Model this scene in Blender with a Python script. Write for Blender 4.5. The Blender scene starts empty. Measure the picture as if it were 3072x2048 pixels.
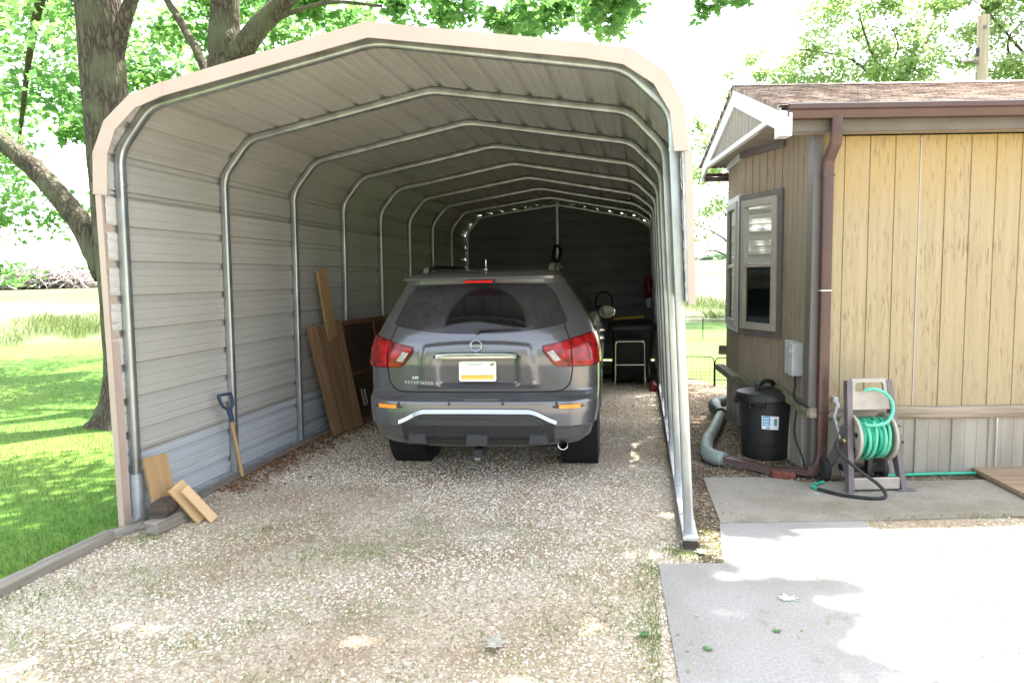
import bpy, math, random
import numpy as np
from mathutils import Vector, Matrix

random.seed(7)
RNG = np.random.default_rng(11)
S = bpy.context.scene
R = math.radians

# ------------------------------------------------------------------ camera
cam_data = bpy.data.cameras.new("camera")
cam_data.sensor_width = 36.0
cam_data.lens = 25.195
cam_data.clip_start = 0.05
cam_data.clip_end = 3000.0
cam = bpy.data.objects.new("camera", cam_data)
S.collection.objects.link(cam)
CAM = Vector((3.39280316, -4.24446395, 1.60340917))
_r = Vector((0.98398376, 0.17692834, -0.02173317))
_u = Vector((0.00600546, 0.08894768, 0.99601819))
_f = Vector((-0.17815696, 0.98019624, -0.08646054))
cam.matrix_world = Matrix(((_r.x, _u.x, -_f.x, CAM.x), (_r.y, _u.y, -_f.y, CAM.y),
                           (_r.z, _u.z, -_f.z, CAM.z), (0, 0, 0, 1)))
S.camera = cam

# ------------------------------------------------------------------ light
SUN = Vector((0.243, 0.387, 1.0)).normalized()
world = bpy.data.worlds.new("World")
S.world = world
world.use_nodes = True
wn = world.node_tree.nodes
bg = wn.get("Background") or wn.new("ShaderNodeBackground")
sky = wn.new("ShaderNodeTexSky")
sky.sky_type = 'NISHITA'
sky.sun_disc = False
sky.sun_elevation = math.asin(SUN.z)
sky.sun_rotation = math.atan2(SUN.x, SUN.y)
sky.air_density = 1.0
sky.dust_density = 2.5
sky.ozone_density = 1.0
hsv = wn.new("ShaderNodeHueSaturation")          # thin bright cloud: paler, less blue than a clear sky
hsv.inputs['Saturation'].default_value = 0.45
tint_ = wn.new("ShaderNodeMix"); tint_.data_type = 'RGBA'; tint_.blend_type = 'MULTIPLY'
tint_.inputs[0].default_value = 1.0; tint_.inputs[7].default_value = (1.02, 1.0, 0.985, 1)
world.node_tree.links.new(sky.outputs[0], hsv.inputs['Color'])
world.node_tree.links.new(hsv.outputs[0], tint_.inputs[6])
world.node_tree.links.new(tint_.outputs[2], bg.inputs[0])
bg.inputs[1].default_value = 0.15
ld = bpy.data.lights.new("sun", 'SUN')
ld.energy = 4.0
ld.angle = R(0.53)
ld.color = (1.0, 0.95, 0.87)
sun = bpy.data.objects.new("sun", ld)
S.collection.objects.link(sun)
sun.rotation_euler = SUN.to_track_quat('Z', 'Y').to_euler()
sun.location = (8, 10, 30)

S.view_settings.view_transform = 'Standard'
S.view_settings.look = 'None'
S.view_settings.gamma = 1.0
S.view_settings.exposure = 2.75

# ------------------------------------------------------------------ materials
def mat_base(name):
    m = bpy.data.materials.new(name)
    m.use_nodes = True
    nt = m.node_tree
    b = nt.nodes["Principled BSDF"]
    return m, nt, b

def setin(b, key, val):
    if key in b.inputs:
        b.inputs[key].default_value = val

def col4(c):
    return (c[0], c[1], c[2], 1.0)

def mat(name, col, rough=0.6, metal=0.0, var=0.15, scale=6.0, bump=0.0, bscale=60.0, stretch=(1, 1, 1),
        col2=None, coat=0.0, spec=0.5, detail=4.0, ramp=(0.35, 0.65)):
    """plain procedural material: two colours mixed by noise, optional bump"""
    m, nt, b = mat_base(name)
    N, L = nt.nodes, nt.links
    setin(b, "Roughness", rough); setin(b, "Metallic", metal)
    setin(b, "Specular IOR Level", spec); setin(b, "Coat Weight", coat); setin(b, "Coat Roughness", 0.06)
    tc = N.new("ShaderNodeTexCoord")
    mp = N.new("ShaderNodeMapping"); mp.inputs['Scale'].default_value = stretch
    L.new(tc.outputs['Object'], mp.inputs['Vector'])
    nz = N.new("ShaderNodeTexNoise"); nz.inputs['Scale'].default_value = scale; nz.inputs['Detail'].default_value = detail
    L.new(mp.outputs[0], nz.inputs['Vector'])
    if col2 is None:
        col2 = tuple(max(0, c * (1 - 2 * var)) for c in col)
        col = tuple(min(1, c * (1 + var * .6)) for c in col)
    cr = N.new("ShaderNodeValToRGB")
    cr.color_ramp.elements[0].position = ramp[0]; cr.color_ramp.elements[1].position = ramp[1]
    cr.color_ramp.elements[0].color = col4(col2); cr.color_ramp.elements[1].color = col4(col)
    L.new(nz.outputs['Fac'], cr.inputs[0]); L.new(cr.outputs[0], b.inputs['Base Color'])
    if bump > 0:
        n2 = N.new("ShaderNodeTexNoise"); n2.inputs['Scale'].default_value = bscale; n2.inputs['Detail'].default_value = 5
        L.new(mp.outputs[0], n2.inputs['Vector'])
        bp = N.new("ShaderNodeBump"); bp.inputs['Strength'].default_value = bump; bp.inputs['Distance'].default_value = 0.01
        L.new(n2.outputs['Fac'], bp.inputs['Height']); L.new(bp.outputs[0], b.inputs['Normal'])
    return m

def tint_mat(name, rough=0.8, transl=0.0, spec=0.3, noise=0.0, nscale=200.0):
    """colour from a per-piece 'tint' attribute (each leaf, stone or blade has a colour of its own)"""
    m, nt, b = mat_base(name)
    N, L = nt.nodes, nt.links
    at = N.new("ShaderNodeAttribute"); at.attribute_name = "tint"
    setin(b, "Roughness", rough); setin(b, "Specular IOR Level", spec)
    src = at.outputs['Color']
    if noise > 0:
        tc = N.new("ShaderNodeTexCoord")
        nz = N.new("ShaderNodeTexNoise"); nz.inputs['Scale'].default_value = nscale; nz.inputs['Detail'].default_value = 3
        L.new(tc.outputs['Object'], nz.inputs['Vector'])
        hs = N.new("ShaderNodeHueSaturation")
        mr = N.new("ShaderNodeMapRange"); mr.inputs['From Min'].default_value = .25; mr.inputs['From Max'].default_value = .75
        mr.inputs['To Min'].default_value = 1 - noise; mr.inputs['To Max'].default_value = 1 + noise
        L.new(nz.outputs['Fac'], mr.inputs[0]); L.new(mr.outputs[0], hs.inputs['Value']); L.new(src, hs.inputs['Color'])
        src = hs.outputs[0]
    L.new(src, b.inputs['Base Color'])
    if transl > 0:
        tr = N.new("ShaderNodeBsdfTranslucent")
        hs2 = N.new("ShaderNodeHueSaturation"); hs2.inputs['Saturation'].default_value = .95; hs2.inputs['Value'].default_value = 1.5
        L.new(src, hs2.inputs['Color']); L.new(hs2.outputs[0], tr.inputs['Color'])
        mx = N.new("ShaderNodeMixShader"); mx.inputs[0].default_value = transl
        out = N["Material Output"]
        L.new(b.outputs[0], mx.inputs[1]); L.new(tr.outputs[0], mx.inputs[2]); L.new(mx.outputs[0], out.inputs['Surface'])
    return m

def wood_mat(name, c1, c2, axis='x', rough=0.75, grain=14.0, bump=0.25):
    st = {'x': (.6, 9, 9), 'y': (9, .6, 9), 'z': (9, 9, .6)}[axis]
    return mat(name, c1, rough, 0, 0, grain / 6, bump, grain, st, c2, detail=6, ramp=(.3, .7))

def siding_mat(name, base, worn, yel):
    """weathered grooved plywood: vertical brown streaks on tan paint, coordinates (u, ., z) of the wall"""
    m, nt, b = mat_base(name)
    N, L = nt.nodes, nt.links
    setin(b, "Roughness", 0.8); setin(b, "Specular IOR Level", 0.25)
    tc = N.new("ShaderNodeTexCoord")
    def noise(sc, st, det=5, dist=0.0):
        mp = N.new("ShaderNodeMapping"); mp.inputs['Scale'].default_value = st
        L.new(tc.outputs['Object'], mp.inputs['Vector'])
        nz = N.new("ShaderNodeTexNoise"); nz.inputs['Scale'].default_value = sc; nz.inputs['Detail'].default_value = det
        nz.inputs['Distortion'].default_value = dist
        L.new(mp.outputs[0], nz.inputs['Vector']); return nz.outputs['Fac']
    def ramp(src, p0, p1, c0=(0, 0, 0), c1=(1, 1, 1)):
        cr = N.new("ShaderNodeValToRGB")
        cr.color_ramp.elements[0].position = p0; cr.color_ramp.elements[1].position = p1
        cr.color_ramp.elements[0].color = col4(c0); cr.color_ramp.elements[1].color = col4(c1)
        L.new(src, cr.inputs[0]); return cr.outputs[0]
    def mix(f, a, bb):
        mx = N.new("ShaderNodeMix"); mx.data_type = 'RGBA'
        L.new(f, mx.inputs['Factor'])
        for k, v in (('A', a), ('B', bb)):
            sock = [s for s in mx.inputs if s.name == k and s.type == 'RGBA'][0]
            if isinstance(v, tuple): sock.default_value = col4(v)
            else: L.new(v, sock)
        return [s for s in mx.outputs if s.type == 'RGBA'][0]
    fine = ramp(noise(1.0, (60, 60, 7.5), 6, .5), .53, .64)
    patch = ramp(noise(1.6, (3.2, 3.2, 1.3), 4), .36, .70)
    mul = N.new("ShaderNodeMath"); mul.operation = 'MULTIPLY'
    L.new(fine, mul.inputs[0]); L.new(patch, mul.inputs[1])
    sx = N.new("ShaderNodeSeparateXYZ"); L.new(tc.outputs['Object'], sx.inputs[0])
    zn = N.new("ShaderNodeMath"); zn.operation = 'ADD'
    nz2 = N.new("ShaderNodeMath"); nz2.operation = 'MULTIPLY'; nz2.inputs[1].default_value = .9
    L.new(noise(1.0, (5, 5, 1.2), 3), nz2.inputs[0])
    L.new(sx.outputs['Z'], zn.inputs[0]); L.new(nz2.outputs[0], zn.inputs[1])
    top = ramp(zn.outputs[0], .0, 1.0)
    mr = N.new("ShaderNodeMapRange"); mr.inputs['From Min'].default_value = 2.45; mr.inputs['From Max'].default_value = 3.1
    L.new(zn.outputs[0], mr.inputs[0])
    c = mix(ramp(noise(1.0, (26, 26, 1.0), 5), .35, .7), tuple(x * .88 for x in base), tuple(min(1, x * 1.06) for x in base))
    c = mix(mr.outputs[0], c, yel)
    c = mix(mul.outputs[0], c, worn)
    L.new(c, b.inputs['Base Color'])
    bp = N.new("ShaderNodeBump"); bp.inputs['Strength'].default_value = .35; bp.inputs['Distance'].default_value = .004
    L.new(noise(1.0, (90, 90, 5), 6), bp.inputs['Height']); L.new(bp.outputs[0], b.inputs['Normal'])
    return m

M = {}
M['galv'] = mat("galvanised_steel", (.44, .47, .475), .34, .75, .13, 9, .03, 40, stretch=(1, 1, .4))
M['galv_rail'] = mat("galvanised_rail", (.52, .54, .57), .38, .6, .14, 14, .05, 60)
M['white_post'] = mat("chalky_white_paint", (.42, .43, .46), .6, .1, .08, 12)
M['panel'] = mat("cream_sheet_metal", (.50, .49, .465), .40, .0, .10, .9, .0, stretch=(1, 1, 1), spec=.4, col2=(.46, .445, .41), detail=2.0)
M['roof_sheet'] = mat("grey_roof_sheet", (.46, .452, .43), .42, .0, .10, 1.1, .0, spec=.4, col2=(.42, .41, .38), detail=3.0)
M['end_panel'] = mat("shade_darkened_end_sheet", (.15, .15, .158), .5, .0, .10, 1.6, stretch=(.4, 1, 1))  # darker than the other sheets: deep shade at the back put into the colour
M['badge'] = mat("satin_badge", (.52, .53, .52), .45, .3, .02)
M['panel_blue'] = mat("grey_white_sheet_metal", (.50, .53, .57), .42, .0, .08, 2.0, stretch=(1, .3, 1))
M['trim'] = mat("tan_trim_metal", (.475, .368, .312), .42, 0, .03, 3)
M['timber'] = wood_mat("weathered_timber", (.30, .27, .23), (.12, .10, .085), 'y')
M['timber_dark'] = wood_mat("dark_creosote_timber", (.10, .075, .06), (.03, .022, .02), 'x')
M['plank'] = wood_mat("fresh_pine", (.60, .42, .22), (.45, .29, .13), 'z')
M['plank_pink'] = wood_mat("pale_pine", (.66, .46, .27), (.55, .36, .20), 'z')
M['plank_brown'] = wood_mat("brown_treated_board", (.42, .27, .13), (.28, .17, .075), 'z')
M['plank_dark'] = wood_mat("dark_stained_board", (.30, .18, .09), (.17, .10, .05), 'z')
M['panel_door'] = wood_mat("dark_stained_panel", (.10, .055, .035), (.05, .03, .02), 'z', rough=.5)
M['panel_edge'] = wood_mat("red_brown_rail", (.27, .13, .07), (.17, .08, .045), 'z')
M['blue_plastic'] = mat("blue_plastic", (.028, .046, .105), .45, 0, .1)
M['handle_wood'] = wood_mat("ash_handle", (.50, .34, .16), (.36, .22, .09), 'z')
M['black_plastic'] = mat("black_plastic", (.016, .016, .018), .42, 0, .2, 20, .05, 120)
M['black_matte'] = mat("black_rubber", (.02, .02, .021), .75, 0, .2, 20, .15, 90)
M['tyre'] = mat("tyre_rubber", (.034, .034, .036), .85, 0, .2, 14, .2, 80)
M['trash'] = mat("trash_plastic", (.014, .014, .016), .45, 0, .15, 8, .08, 150)
M['chrome'] = mat("chrome", (.33, .345, .345), .12, 1.0, .01, 3)
M['dull_chrome'] = mat("dull_chrome", (.62, .62, .62), .22, 1.0, .06, 9)
M['dark_grey_plastic'] = mat("grey_bumper_plastic", (.030, .031, .034), .45, 0, .12, 40, .05, 200)
M['gap'] = mat("panel_gap_black", (.006, .006, .006), .9, 0, .0)
M['brown_gutter'] = mat("brown_gutter_metal", (.066, .032, .028), .38, 0, .07, 5)
M['fascia'] = mat("taupe_fascia", (.115, .10, .08), .6, 0, .07, 5)
M['grey_trim'] = mat("grey_brown_trim", (.13, .115, .112), .6, 0, .08, 8)
M['white_trim'] = mat("white_trim_paint", (.58, .60, .62), .55, 0, .04, 5)
M['soffit'] = mat("taupe_soffit", (.25, .215, .18), .7, 0, .07, 8)
M['siding'] = siding_mat("tan_siding", (.33, .272, .172), (.19, .138, .085), (.335, .24, .10))
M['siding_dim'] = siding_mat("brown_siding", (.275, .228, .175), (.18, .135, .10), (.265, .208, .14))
M['gable_wood'] = siding_mat("grey_brown_planks", (.27, .24, .21), (.17, .14, .115), (.27, .24, .205))
M['skirting'] = mat("grey_cream_skirting", (.31, .29, .25), .5, 0, .1, 1.4, stretch=(5, 5, 1.2), col2=(.235, .215, .18))
M['belly_wood'] = wood_mat("weathered_board", (.34, .29, .22), (.15, .12, .09), 'x')
M['corner_metal'] = mat("grey_corner_trim", (.115, .105, .10), .5, 0, .05, 4)
M['frame_cream'] = mat("cream_window_frame", (.33, .305, .27), .5, 0, .04, 6)
M['blind'] = mat("shaded_blind", (.040, .058, .052), .6, 0, .3, 7, stretch=(1, 1, 5))
M['dark_room'] = mat("dark_room", (.015, .015, .017), .9, 0, .1)
M['screen'] = mat("insect_screen", (.05, .047, .047), .7, 0, .1, 60)
M['meter'] = mat("grey_box_paint", (.45, .47, .49), .5, 0, .05, 10)
M['drain'] = mat("grey_green_drain_pipe", (.23, .28, .26), .6, 0, .13, 9, .1, 40)
M['drain_dark'] = mat("dark_green_pipe", (.02, .04, .032), .5, 0, .15, 12)
M['brick'] = mat("red_brick", (.17, .05, .032), .85, 0, .2, 20, .4, 60)
M['reel_grey'] = mat("grey_purple_plastic", (.115, .10, .11), .5, 0, .08, 10)
M['reel_cream'] = mat("cream_plastic", (.34, .31, .27), .5, 0, .08, 10)
M['hose'] = mat("green_hose", (.02, .36, .22), .38, 0, .1, 20)
M['hose_pale'] = mat("pale_green_hose", (.10, .47, .32), .4, 0, .06, 20)
M['brass'] = mat("brass", (.55, .36, .13), .35, .9, .1, 20)
M['red'] = mat("red_plastic", (.17, .012, .012), .45, 0, .15, 9)
M['yellow'] = mat("yellow_plastic", (.50, .34, .02), .5, 0, .1)
M['pole'] = wood_mat("utility_pole_wood", (.42, .33, .25), (.28, .21, .16), 'z')
M['deck'] = wood_mat("deck_boards", (.33, .235, .155), (.21, .145, .095), 'x')
M['wire'] = mat("black_wire", (.012, .014, .013), .5, .2, .1)
M['leaf'] = tint_mat("tree_leaves", .5, .62, .4)
M['grass'] = tint_mat("grass_blades", .7, .35, .2)
M['stone'] = tint_mat("gravel_stones", .85, 0, .25, .18, 140)
M['dry'] = tint_mat("dry_leaves", .8, .2, .2)
M['stick'] = tint_mat("dead_sticks", .9, 0, .1)

def bark_mat(name, c1, c2, c3):
    m, nt, b = mat_base(name)
    N, L = nt.nodes, nt.links
    setin(b, "Roughness", .95); setin(b, "Specular IOR Level", .1)
    tc = N.new("ShaderNodeTexCoord"); mp = N.new("ShaderNodeMapping"); mp.inputs['Scale'].default_value = (20, 20, 5.0)
    L.new(tc.outputs['Object'], mp.inputs[0])
    vo = N.new("ShaderNodeTexVoronoi"); vo.feature = 'DISTANCE_TO_EDGE'; vo.inputs['Scale'].default_value = 1.0
    nz = N.new("ShaderNodeTexNoise"); nz.inputs['Scale'].default_value = 1.2; nz.inputs['Detail'].default_value = 8
    L.new(mp.outputs[0], nz.inputs['Vector'])
    ad = N.new("ShaderNodeVectorMath"); ad.operation = 'ADD'
    L.new(mp.outputs[0], ad.inputs[0]); L.new(nz.outputs['Color'], ad.inputs[1]); L.new(ad.outputs[0], vo.inputs['Vector'])
    cr = N.new("ShaderNodeValToRGB"); e = cr.color_ramp.elements
    e[0].position = .0; e[0].color = col4(c3); e[1].position = .25; e[1].color = col4(c1)
    L.new(vo.outputs['Distance'], cr.inputs[0])
    n3 = N.new("ShaderNodeTexNoise"); n3.inputs['Scale'].default_value = 3.0; n3.inputs['Detail'].default_value = 6
    L.new(tc.outputs['Object'], n3.inputs['Vector'])
    c2r = N.new("ShaderNodeValToRGB"); c2r.color_ramp.elements[0].position = .45; c2r.color_ramp.elements[1].position = .62
    L.new(n3.outputs['Fac'], c2r.inputs[0])
    mx = N.new("ShaderNodeMix"); mx.data_type = 'RGBA'
    L.new(c2r.outputs[0], mx.inputs[0]); L.new(cr.outputs[0], mx.inputs[6]); mx.inputs[7].default_value = col4(c2)
    mm = N.new("ShaderNodeMix"); mm.data_type = 'RGBA'; mm.blend_type = 'MULTIPLY'; mm.inputs[0].default_value = .42
    L.new(mx.outputs[2], mm.inputs[6]); L.new(cr.outputs[0], mm.inputs[7])
    ga = N.new("ShaderNodeGamma"); ga.inputs[1].default_value = .62
    L.new(mm.outputs[2], ga.inputs[0]); L.new(ga.outputs[0], b.inputs['Base Color'])
    bp = N.new("ShaderNodeBump"); bp.inputs['Strength'].default_value = 1.0; bp.inputs['Distance'].default_value = .05
    L.new(vo.outputs['Distance'], bp.inputs['Height']); L.new(bp.outputs[0], b.inputs['Normal'])
    return m
M['bark'] = bark_mat("maple_bark", (.062, .045, .030), (.058, .056, .030), (.010, .0075, .0055))

def ground_mat(name, stops, scale, patch=None, bump=.5, vor=True, bdist=.02):
    """stony or grassy ground: Voronoi grains coloured through a ramp, second colour in noise patches"""
    m, nt, b = mat_base(name)
    N, L = nt.nodes, nt.links
    setin(b, "Roughness", .9); setin(b, "Specular IOR Level", .2)
    tc = N.new("ShaderNodeTexCoord")
    if vor:
        vo = N.new("ShaderNodeTexVoronoi"); vo.inputs['Scale'].default_value = scale
        L.new(tc.outputs['Object'], vo.inputs['Vector'])
        sp = N.new("ShaderNodeSeparateColor"); L.new(vo.outputs['Color'], sp.inputs[0])
        src = sp.outputs[0]; h = vo.outputs['Distance']
    else:
        nz0 = N.new("ShaderNodeTexNoise"); nz0.inputs['Scale'].default_value = scale; nz0.inputs['Detail'].default_value = 8
        L.new(tc.outputs['Object'], nz0.inputs['Vector']); src = nz0.outputs['Fac']; h = src
    cr = N.new("ShaderNodeValToRGB"); e = cr.color_ramp.elements
    while len(e) < len(stops): e.new(.5)
    for i, (p, c) in enumerate(stops): e[i].position = p; e[i].color = col4(c)
    L.new(src, cr.inputs[0]); out = cr.outputs[0]
    if patch:
        for (c, sc, p0, p1, amt) in patch:
            nz = N.new("ShaderNodeTexNoise"); nz.inputs['Scale'].default_value = sc; nz.inputs['Detail'].default_value = 6
            L.new(tc.outputs['Object'], nz.inputs['Vector'])
            c2 = N.new("ShaderNodeValToRGB"); c2.color_ramp.elements[0].position = p0; c2.color_ramp.elements[1].position = p1
            c2.color_ramp.elements[1].color = (amt, amt, amt, 1)
            L.new(nz.outputs['Fac'], c2.inputs[0])
            mx = N.new("ShaderNodeMix"); mx.data_type = 'RGBA'
            L.new(c2.outputs[0], mx.inputs[0]); L.new(out, mx.inputs[6]); mx.inputs[7].default_value = col4(c)
            out = mx.outputs[2]
    L.new(out, b.inputs['Base Color'])
    bp = N.new("ShaderNodeBump"); bp.inputs['Strength'].default_value = bump; bp.inputs['Distance'].default_value = bdist
    if vor: bp.invert = True
    L.new(h, bp.inputs['Height']); L.new(bp.outputs[0], b.inputs['Normal'])
    return m
M['gravel'] = ground_mat("gravel_bed", [(0, (.27, .22, .165)), (.35, (.39, .33, .26)), (.7, (.48, .425, .35)), (1, (.57, .52, .45))], 85,
                         [((.25, .18, .115), 1.3, .44, .66, .8), ((.20, .205, .085), 1.7, .52, .72, .6)], .35)
M['lawn'] = ground_mat("lawn_ground", [(.3, (.045, .10, .014)), (.6, (.075, .165, .022)), (.75, (.105, .20, .035))], 9,
                       [((.16, .22, .045), .35, .45, .65, .6)], .6, False, .03)
M['field'] = ground_mat("field_ground", [(.3, (.060, .088, .026)), (.6, (.088, .112, .042)), (.75, (.112, .126, .058))], .25,
                        [((.135, .138, .08), .03, .45, .6, .8), ((.045, .085, .018), .05, .55, .65, .6)], .5, False, .1)
M['soil'] = ground_mat("soil_bed", [(0, (.045, .032, .022)), (.5, (.13, .095, .065)), (.8, (.22, .17, .12)), (1, (.36, .31, .25))], 60,
                       [((.05, .036, .025), 3, .45, .65, .6)])
M['concrete'] = ground_mat("concrete", [(.3, (.235, .224, .22)), (.55, (.295, .283, .28)), (.75, (.345, .333, .33))], 75,
                           [((.18, .168, .135), 1.6, .48, .72, .55), ((.13, .122, .112), 5.0, .62, .75, .5)], .25, False, .006)
M['old_concrete'] = ground_mat("old_concrete", [(.3, (.215, .195, .168)), (.55, (.285, .26, .228)), (.75, (.35, .32, .285))], 90,
                           [((.15, .13, .095), 1.9, .45, .70, .65), ((.13, .125, .075), 3.1, .56, .74, .5), ((.36, .33, .30), 45, .68, .74, .6)], .4, False, .006)
def shingle_mat():
    m, nt, b = mat_base("brown_shingles")
    N, L = nt.nodes, nt.links
    setin(b, "Roughness", .9); setin(b, "Specular IOR Level", .15)
    tc = N.new("ShaderNodeTexCoord")
    br = N.new("ShaderNodeTexBrick"); br.inputs['Scale'].default_value = 1.0
    br.inputs['Brick Width'].default_value = .16; br.inputs['Row Height'].default_value = .06; br.inputs['Mortar Size'].default_value = .004
    br.inputs['Color1'].default_value = (.56, .46, .40, 1); br.inputs['Color2'].default_value = (.33, .255, .22, 1); br.inputs['Mortar'].default_value = (.07, .05, .045, 1)
    L.new(tc.outputs['Object'], br.inputs['Vector'])
    nz = N.new("ShaderNodeTexNoise"); nz.inputs['Scale'].default_value = 40
    mp = N.new("ShaderNodeMapping"); mp.inputs['Scale'].default_value = (.15, 1, 1)
    L.new(tc.outputs['Object'], mp.inputs[0]); L.new(mp.outputs[0], nz.inputs['Vector'])
    cr = N.new("ShaderNodeValToRGB"); cr.color_ramp.elements[0].position = .35; cr.color_ramp.elements[1].position = .65
    cr.color_ramp.elements[0].color = (.45, .40, .37, 1); cr.color_ramp.elements[1].color = (1, 1, 1, 1)
    L.new(nz.outputs['Fac'], cr.inputs[0])
    mm = N.new("ShaderNodeMix"); mm.data_type = 'RGBA'; mm.blend_type = 'MULTIPLY'; mm.inputs[0].default_value = 1
    L.new(br.outputs['Color'], mm.inputs[6]); L.new(cr.outputs[0], mm.inputs[7]); L.new(mm.outputs[2], b.inputs['Base Color'])
    bp = N.new("ShaderNodeBump"); bp.inputs['Strength'].default_value = .6; bp.inputs['Distance'].default_value = .01
    L.new(br.outputs['Fac'], bp.inputs['Height']); bp.invert = True; L.new(bp.outputs[0], b.inputs['Normal'])
    return m
M['shingle'] = shingle_mat()

def paint_mat():
    m, nt, b = mat_base("gunmetal_paint")
    N, L = nt.nodes, nt.links
    setin(b, "Metallic", .6); setin(b, "Roughness", .3); setin(b, "Coat Weight", .9); setin(b, "Coat Roughness", .07)
    tc = N.new("ShaderNodeTexCoord")
    nz = N.new("ShaderNodeTexNoise"); nz.inputs['Scale'].default_value = 2.3; nz.inputs['Detail'].default_value = 9; nz.inputs['Roughness'].default_value = .7
    L.new(tc.outputs['Object'], nz.inputs['Vector'])
    cr = N.new("ShaderNodeValToRGB"); cr.color_ramp.elements[0].position = .45; cr.color_ramp.elements[1].position = .75
    cr.color_ramp.elements[0].color = (0, 0, 0, 1); cr.color_ramp.elements[1].color = (.22, .22, .22, 1)
    L.new(nz.outputs['Fac'], cr.inputs[0])
    mx = N.new("ShaderNodeMix"); mx.data_type = 'RGBA'
    L.new(cr.outputs[0], mx.inputs[0]); mx.inputs[6].default_value = (.118, .122, .134, 1); mx.inputs[7].default_value = (.20, .185, .17, 1)
    L.new(mx.outputs[2], b.inputs['Base Color'])
    mr = N.new("ShaderNodeMapRange"); mr.inputs['To Min'].default_value = .28; mr.inputs['To Max'].default_value = .5
    L.new(cr.outputs[0], mr.inputs[0]); L.new(mr.outputs[0], b.inputs['Roughness'])
    return m
M['paint'] = paint_mat()

def rear_glass_mat():
    """dark glass with dust everywhere but in the fan the wiper keeps clean"""
    m, nt, b = mat_base("dusty_dark_glass")
    N, L = nt.nodes, nt.links
    setin(b, "Roughness", .06); setin(b, "Specular IOR Level", .5)
    tc = N.new("ShaderNodeTexCoord"); sp = N.new("ShaderNodeSeparateXYZ"); L.new(tc.outputs['Object'], sp.inputs[0])
    cb = N.new("ShaderNodeCombineXYZ"); L.new(sp.outputs['X'], cb.inputs['X']); L.new(sp.outputs['Z'], cb.inputs['Y'])
    ds = N.new("ShaderNodeVectorMath"); ds.operation = 'DISTANCE'; ds.inputs[1].default_value = (.06, 1.20, 0)
    L.new(cb.outputs[0], ds.inputs[0])
    fan = N.new("ShaderNodeMapRange"); fan.inputs['From Min'].default_value = .315; fan.inputs['From Max'].default_value = .345
    L.new(ds.outputs['Value'], fan.inputs[0])
    nz = N.new("ShaderNodeTexNoise"); nz.inputs['Scale'].default_value = 38; nz.inputs['Detail'].default_value = 10; nz.inputs['Roughness'].default_value = .85
    mpg = N.new("ShaderNodeMapping"); mpg.inputs['Scale'].default_value = (1, .6, .55)
    L.new(tc.outputs['Object'], mpg.inputs[0]); L.new(mpg.outputs[0], nz.inputs['Vector'])
    cr = N.new("ShaderNodeValToRGB"); cr.color_ramp.elements[0].position = .30; cr.color_ramp.elements[1].position = .85
    cr.color_ramp.elements[0].color = (.10, .10, .10, 1); cr.color_ramp.elements[1].color = (.85, .85, .85, 1)
    L.new(nz.outputs['Fac'], cr.inputs[0])
    mu = N.new("ShaderNodeMath"); mu.operation = 'MULTIPLY'; L.new(fan.outputs[0], mu.inputs[0]); L.new(cr.outputs[0], mu.inputs[1])
    mu2 = N.new("ShaderNodeMath"); mu2.operation = 'MULTIPLY'; mu2.inputs[1].default_value = .30; L.new(mu.outputs[0], mu2.inputs[0])
    mx = N.new("ShaderNodeMix"); mx.data_type = 'RGBA'; L.new(mu2.outputs[0], mx.inputs[0])
    mx.inputs[6].default_value = (.008, .008, .009, 1); mx.inputs[7].default_value = (.19, .19, .19, 1)
    L.new(mx.outputs[2], b.inputs['Base Color'])
    mr = N.new("ShaderNodeMapRange"); mr.inputs['To Min'].default_value = .04; mr.inputs['To Max'].default_value = .40
    L.new(mu.outputs[0], mr.inputs[0]); L.new(mr.outputs[0], b.inputs['Roughness'])
    return m
M['rear_glass'] = rear_glass_mat()
M['dark_glass'] = mat("dark_car_glass", (.008, .008, .009), .05, 0, .0)
M['lamp_red'] = mat("red_lamp_lens", (.32, .004, .006), .16, 0, .35, 16, coat=.3, spec=.35)
M['brake_red'] = mat("brake_lamp_red", (.55, .012, .012), .3, 0, .1, 30, spec=.2)
M['lamp_white'] = mat("clear_lamp_lens", (.40, .40, .40), .15, .2, .3, 90, .3, 120, coat=1.0)
M['lamp_dark'] = mat("dark_lamp_edge", (.09, .004, .006), .2, 0, .1)
M['amber'] = mat("amber_reflector", (1.0, .42, .05), .25, 0, .12, 60, .4, 200, col2=(1.0, .24, .02))
M['plate_white'] = mat("plate_white", (.93, .93, .90), .4, 0, .01)
M['plate_yellow'] = mat("plate_yellow", (.80, .50, .07), .4, 0, .05, 30)
M['plate_cyan'] = mat("plate_cyan", (.22, .50, .54), .5, 0, .05)
M['plate_tan'] = mat("plate_tan", (.32, .15, .07), .5, 0, .05)
M['bird_brown'] = mat("bird_brown", (.30, .22, .06), .6, 0, .2, 90)
M['label_white'] = mat("label_white", (.75, .77, .80), .45, 0, .02)
M['label_blue'] = mat("label_blue", (.10, .38, .68), .45, 0, .06, 40)
M['label_teal'] = mat("label_teal", (.08, .28, .33), .45, 0, .05)
M['green_leaf'] = mat("pale_leaf_underside", (.42, .55, .45), .6, 0, .1, 30)
M['leaf_dark'] = mat("green_leaf", (.06, .17, .05), .5, 0, .2, 30)
M['leaf_tan'] = mat("faded_leaf", (.36, .35, .29), .7, 0, .15, 30)

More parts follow.
